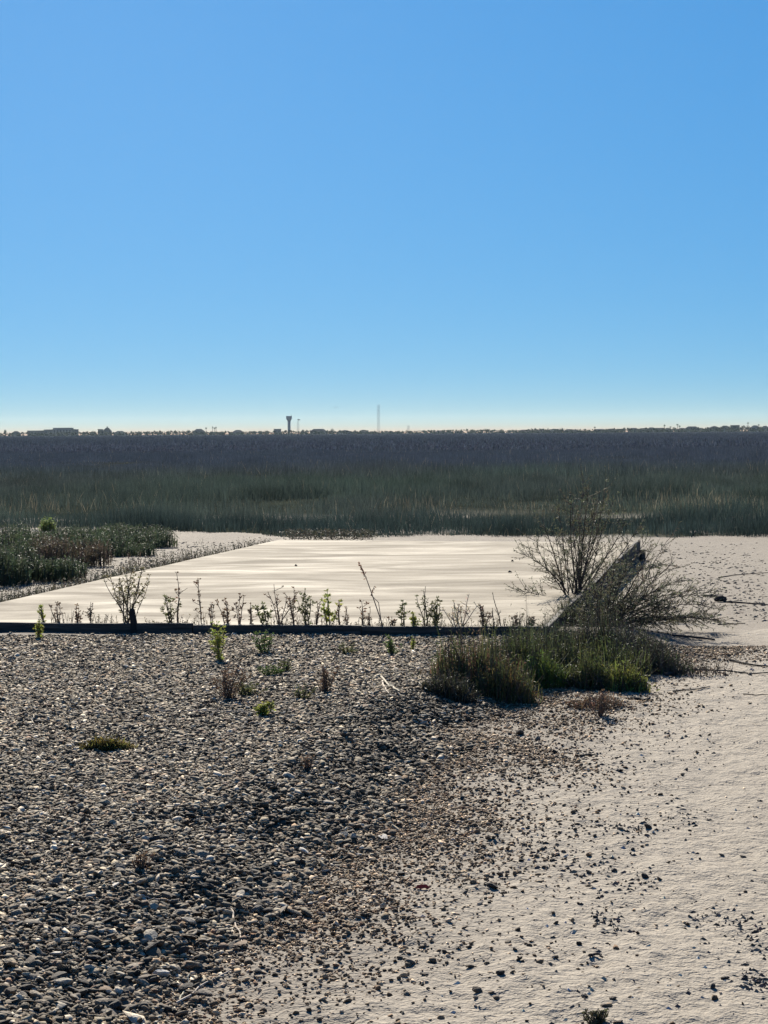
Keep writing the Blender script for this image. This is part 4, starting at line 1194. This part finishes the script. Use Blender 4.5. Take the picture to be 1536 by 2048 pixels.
for i in range(700):
    x_, y_ = random.uniform(90, 560), random.uniform(1085, 1200)
    p = at(x_, y_, z=0)
    if p[0] > FL[0] + (BL[0] - FL[0]) * (p[1] - FL[1]) / (BL[1] - FL[1]) - .3 or float(vnoise(p[0] * 2, p[1] * 1.2, 8)) < .55: continue
    p[2] = (gz(p[0], p[1])); hh = random.uniform(.03, .12); c = jit((.08, .07, .05), .4)
    for k in range(3): mb.blade(p + np.array([random.gauss(0, .03), random.gauss(0, .03), 0]), hh, .010, random.gauss(.1, .3), random.uniform(0, 6.28), .2, c)
for i in range(420):
    px_ = random.uniform(0, 1090)
    if float(vnoise(px_ * .03, 2.0, 19)) < .36: continue
    b_ = behind(px_, random.uniform(.03, .14)); hh = random.uniform(.02, .10) * (.5 + float(vnoise(px_ * .05, 5.0, 21)))
    c = jit(random.choice([(.14, .12, .07), (.20, .16, .10), (.10, .085, .06)]), .3)
    tip = b_ + np.array([random.gauss(0, .02), random.gauss(0, .01), hh])
    mb.tube([b_, lerp(b_, tip, .5) + np.array([random.gauss(0, .005), 0, 0]), tip], [.0022, .0018, .001], 3, c, cap=False)
    for k in range(random.randint(1, 5)): mb.leaf(lerp(b_, tip, random.uniform(.2, 1)), (random.gauss(0, 1), random.gauss(0, 1), random.uniform(0, 1)), random.uniform(.010, .024), .008, c)
tag(mb.build('ground_cover', M_LEAF), 'low dark saltwort along the rim of the slab', kind='stuff')

# ------------------------------------------------------------------ sticks
def stick(name, pts, r, col, label, lift=.006, group=None, cat='stick', tipz=None):
    P_ = [ground_at(x, y) + np.array([0, 0, lift]) for x, y in pts]
    if tipz: P_[-1][2] += tipz
    fine = []
    for i in range(len(P_) - 1):
        for k in range(4): fine.append(lerp(P_[i], P_[i + 1], k / 4) + np.array([random.gauss(0, .003), random.gauss(0, .004), random.uniform(0, .004)]))
    fine.append(P_[-1])
    o = np.array(fine[0]); mb = MB()
    mb.tube([q - o for q in fine], [r * (1.1 - .5 * i / len(fine)) for i in range(len(fine))], 6, col)
    s = mb.build(name, M_TWIG); s.location = tuple(o); tag(s, label, cat, group)
DKW, PLW = (.045, .038, .034), (.50, .44, .34)
STICKS = [
    ([(1437, 1156), (1470, 1151), (1540, 1146)], .006, DKW, 'thin twig on the sand near the right margin, farthest of the twigs'),
    ([(1408, 1193), (1430, 1193), (1452, 1196)], .012, DKW, 'short dark stick just above the dark log lump'),
    ([(1448, 1205), (1490, 1207), (1540, 1211)], .010, DKW, 'long dark stick leading right from the log lump'),
    ([(1436, 1250), (1470, 1249), (1490, 1248)], .006, DKW, 'straight short stick right of the sprawling shrub branches'),
    ([(1330, 1352), (1380, 1342), (1465, 1344)], .012, DKW, 'thick dark stick through the bare stems'),
    ([(1466, 1345), (1500, 1346), (1540, 1348)], .006, DKW, 'thin stick continuing right from the thick dark stick'),
    ([(1460, 1322), (1500, 1332), (1540, 1335)], .008, DKW, 'dark bent stick running out at the right margin'),
    ([(1345, 1385), (1390, 1381), (1420, 1375)], .005, DKW, 'thin curved twig below the bare stems'),
    ([(1487, 1390), (1510, 1392), (1540, 1391)], .004, DKW, 'forked little twig at the right margin'),
    ([(1232, 1256), (1300, 1264), (1345, 1272), (1430, 1273)], .013, DKW, 'long fallen dark branch under the shrub'),
    ([(1262, 1398), (1290, 1402), (1300, 1399)], .010, DKW, 'short dark chunk of wood before the yellowish bush'),
    ([(1160, 1515), (1180, 1512), (1195, 1514)], .006, DKW, 'little dark stick alone on the sand'),
    ([(1180, 1915), (1190, 1912), (1206, 1918)], .005, DKW, 'small dark twig low on the sand'),
    ([(762, 1355), (780, 1374), (799, 1393)], .006, PLW, 'longest pale bleached stick left of the bushes'),
    ([(764, 1364), (770, 1378), (778, 1388)], .005, PLW, 'shorter pale stick crossing the longest one'),
    ([(865, 1363), (860, 1372), (855, 1381)], .006, PLW, 'right pale stick of the pair by the dark fringe'),
    ([(838, 1367), (846, 1376), (853, 1388)], .005, PLW, 'left pale stick of the pair by the dark fringe'),
    ([(463, 1818), (470, 1850), (484, 1888)], .0035, PLW, 'pale straw pointing down the gravel slope'),
    ([(355, 2012), (400, 1978), (458, 1946)], .0035, PLW, 'longest pale straw near the bottom of the gravel'),
    ([(362, 2003), (370, 1985), (379, 1970)], .003, PLW, 'short straw forking from the longest pale straw'),
    ([(280, 1794), (300, 1798), (362, 1808)], .003, PLW, 'pale straw lying flat across the lower gravel'),
    ([(318, 1921), (345, 1919), (370, 1916)], .003, (.34, .27, .16), 'brownish straw across the dark stones low in the gravel'),
    ([(310, 1425), (400, 1424), (500, 1426)], .006, (.28, .24, .19), 'long grey stick lying flat below the brown weeds'),
    ([(400, 1408), (450, 1404), (560, 1404)], .006, DKW, 'long dark stick lying just below the brown weed clump'),
    ([(460, 1430), (468, 1438), (476, 1444)], .004, PLW, 'tiny forked pale twig in the upper gravel'),
    ([(62, 1381), (70, 1375), (77, 1370)], .005, PLW, 'short pale stick far left in the gravel'),
    ([(63, 1455), (65, 1450), (67, 1444)], .004, PLW, 'tiny upright pale splinter far left in the gravel'),
    ([(268, 1500), (285, 1499), (300, 1498)], .004, PLW, 'pale straw just right of the mossy cushion'),
    ([(655, 1472), (662, 1478), (668, 1484)], .004, PLW, 'pale splinter in the middle of the gravel'),
    ([(865, 1310), (890, 1300), (920, 1292)], .004, DKW, 'dark thin twig just left of the dark olive bush'),
]
for pts, r, col, lab in STICKS:
    up = 'splinter' in lab or 'pair' in lab or 'forking' in lab or 'longest pale bleached' in lab
    stick('stick', pts, r, jit(col, .12), lab, .012 if px < 900 else .006, 'sticks and straws on the ground', tipz=.03 if up else None)
# log lump
p = ground_at(1440, 1204)
mb = MB(); mb.tube([(-.06, 0, .02), (-.03, .0, .035), (.02, .01, .038), (.07, .0, .02)], [.012, .032, .036, .012], 8, DKW); s = mb.build('log', M_TWIG); s.location = tuple(p); tag(s, 'rounded dark log lump on the sand right of the shrub', 'log')

# ------------------------------------------------------------------ wrack and dark crumbs on the sand
mb = MB()
LINES = [((5, 1190), (130, 1165), 90), ((180, 1142), (420, 1100), 420), ((330, 1092), (520, 1086), 160), ((200, 1150), (330, 1128), 160), ((1330, 1095), (1536, 1120), 120), ((1340, 1118), (1536, 1140), 150), ((1360, 1160), (1536, 1185), 260), ((1400, 1195), (1536, 1215), 120), ((1300, 1230), (1536, 1235), 90), ((1010, 1500), (1260, 1540), 120), ((1100, 1480), (1420, 1530), 110),
         ((1150, 1655), (1310, 1660), 110), ((1340, 1625), (1420, 1640), 40), ((1050, 1700), (1310, 1770), 200), ((1380, 1830), (1536, 1880), 120), ((1180, 1830), (1240, 1850), 60), ((860, 1500), (1090, 1570), 200), ((1000, 1440), (1260, 1440), 180), ((1480, 1950), (1536, 1970), 60)]
for (xa, ya), (xb, yb), n in LINES:
    for i in range(n):
        t = random.random(); x_, y_ = xa + (xb - xa) * t + random.gauss(0, 10), ya + (yb - ya) * t + random.gauss(0, abs(yb - ya) * .3 + 7)
        if y_ < 1085: continue
        p = ground_at(x_, y_); c = jit(random.choice([(.075, .058, .045), (.12, .095, .072), (.20, .155, .115)]), .3)
        L = random.uniform(.006, .022) * (2.2 if y_ < 1260 else 1)
        a = random.uniform(0, 6.28); dx, dy = math.cos(a) * L, math.sin(a) * L * .6; hh = random.uniform(.003, .010) * (1.5 if y_ < 1260 else 1)
        mb.add([p + (-dx, -dy, -.002), p + (dy * .4, -dx * .4, -.002), p + (dx, dy, -.002), p + (-dy * .4, dx * .4, -.002), p + (dx * .1, dy * .1, hh)], [(0, 1, 4), (1, 2, 4), (2, 3, 4), (3, 0, 4)], c)
for i in range(420):
    x_, y_ = random.uniform(800, 1540), random.uniform(1090, 2050)
    if x_ < 1290 and y_ < 1420: continue
    p = ground_at(x_, y_)
    if bank_d(p[0], p[1]) > -.15: continue
    c = jit(random.choice([(.08, .07, .06), (.14, .12, .10), (.45, .42, .36)]), .3); L = random.uniform(.004, .013) * (1 + p[1] / 25); a = random.uniform(0, 6.28); dx, dy = math.cos(a) * L, math.sin(a) * L
    mb.add([p + (-dx, -dy, -.002), p + (dy * .6, -dx * .6, -.002), p + (dx, dy, -.002), p + (-dy * .6, dx * .6, -.002), p + (dx * .1, dy * .1, L * .5)], [(0, 1, 4), (1, 2, 4), (2, 3, 4), (3, 0, 4)], c)
tag(mb.build('beach_debris', M_TWIG), 'lines of dark crumbs and plant wrack on the sand', kind='stuff')
# specks on the slab
for px, py, w, lab in ((1020, 1145, 8, 'dark crumb on the slab at the right, larger of two'), (1025, 1123, 5, 'dark crumb on the slab at the right, smaller of two'), (592, 1132, 5, 'dark crumb on the slab left of the seed stalk')):
    p = at(px, py, z=ZS + .006); L = w * p[1] / FPX
    mb = MB(); mb.tube([(-L * .5, 0, .004), (-.1 * L, .01, .012), (L * .5, 0, .004)], [.004, .014, .004], 6, DKW); s = mb.build('crumb', M_TWIG); s.location = tuple(p); tag(s, lab, 'debris')
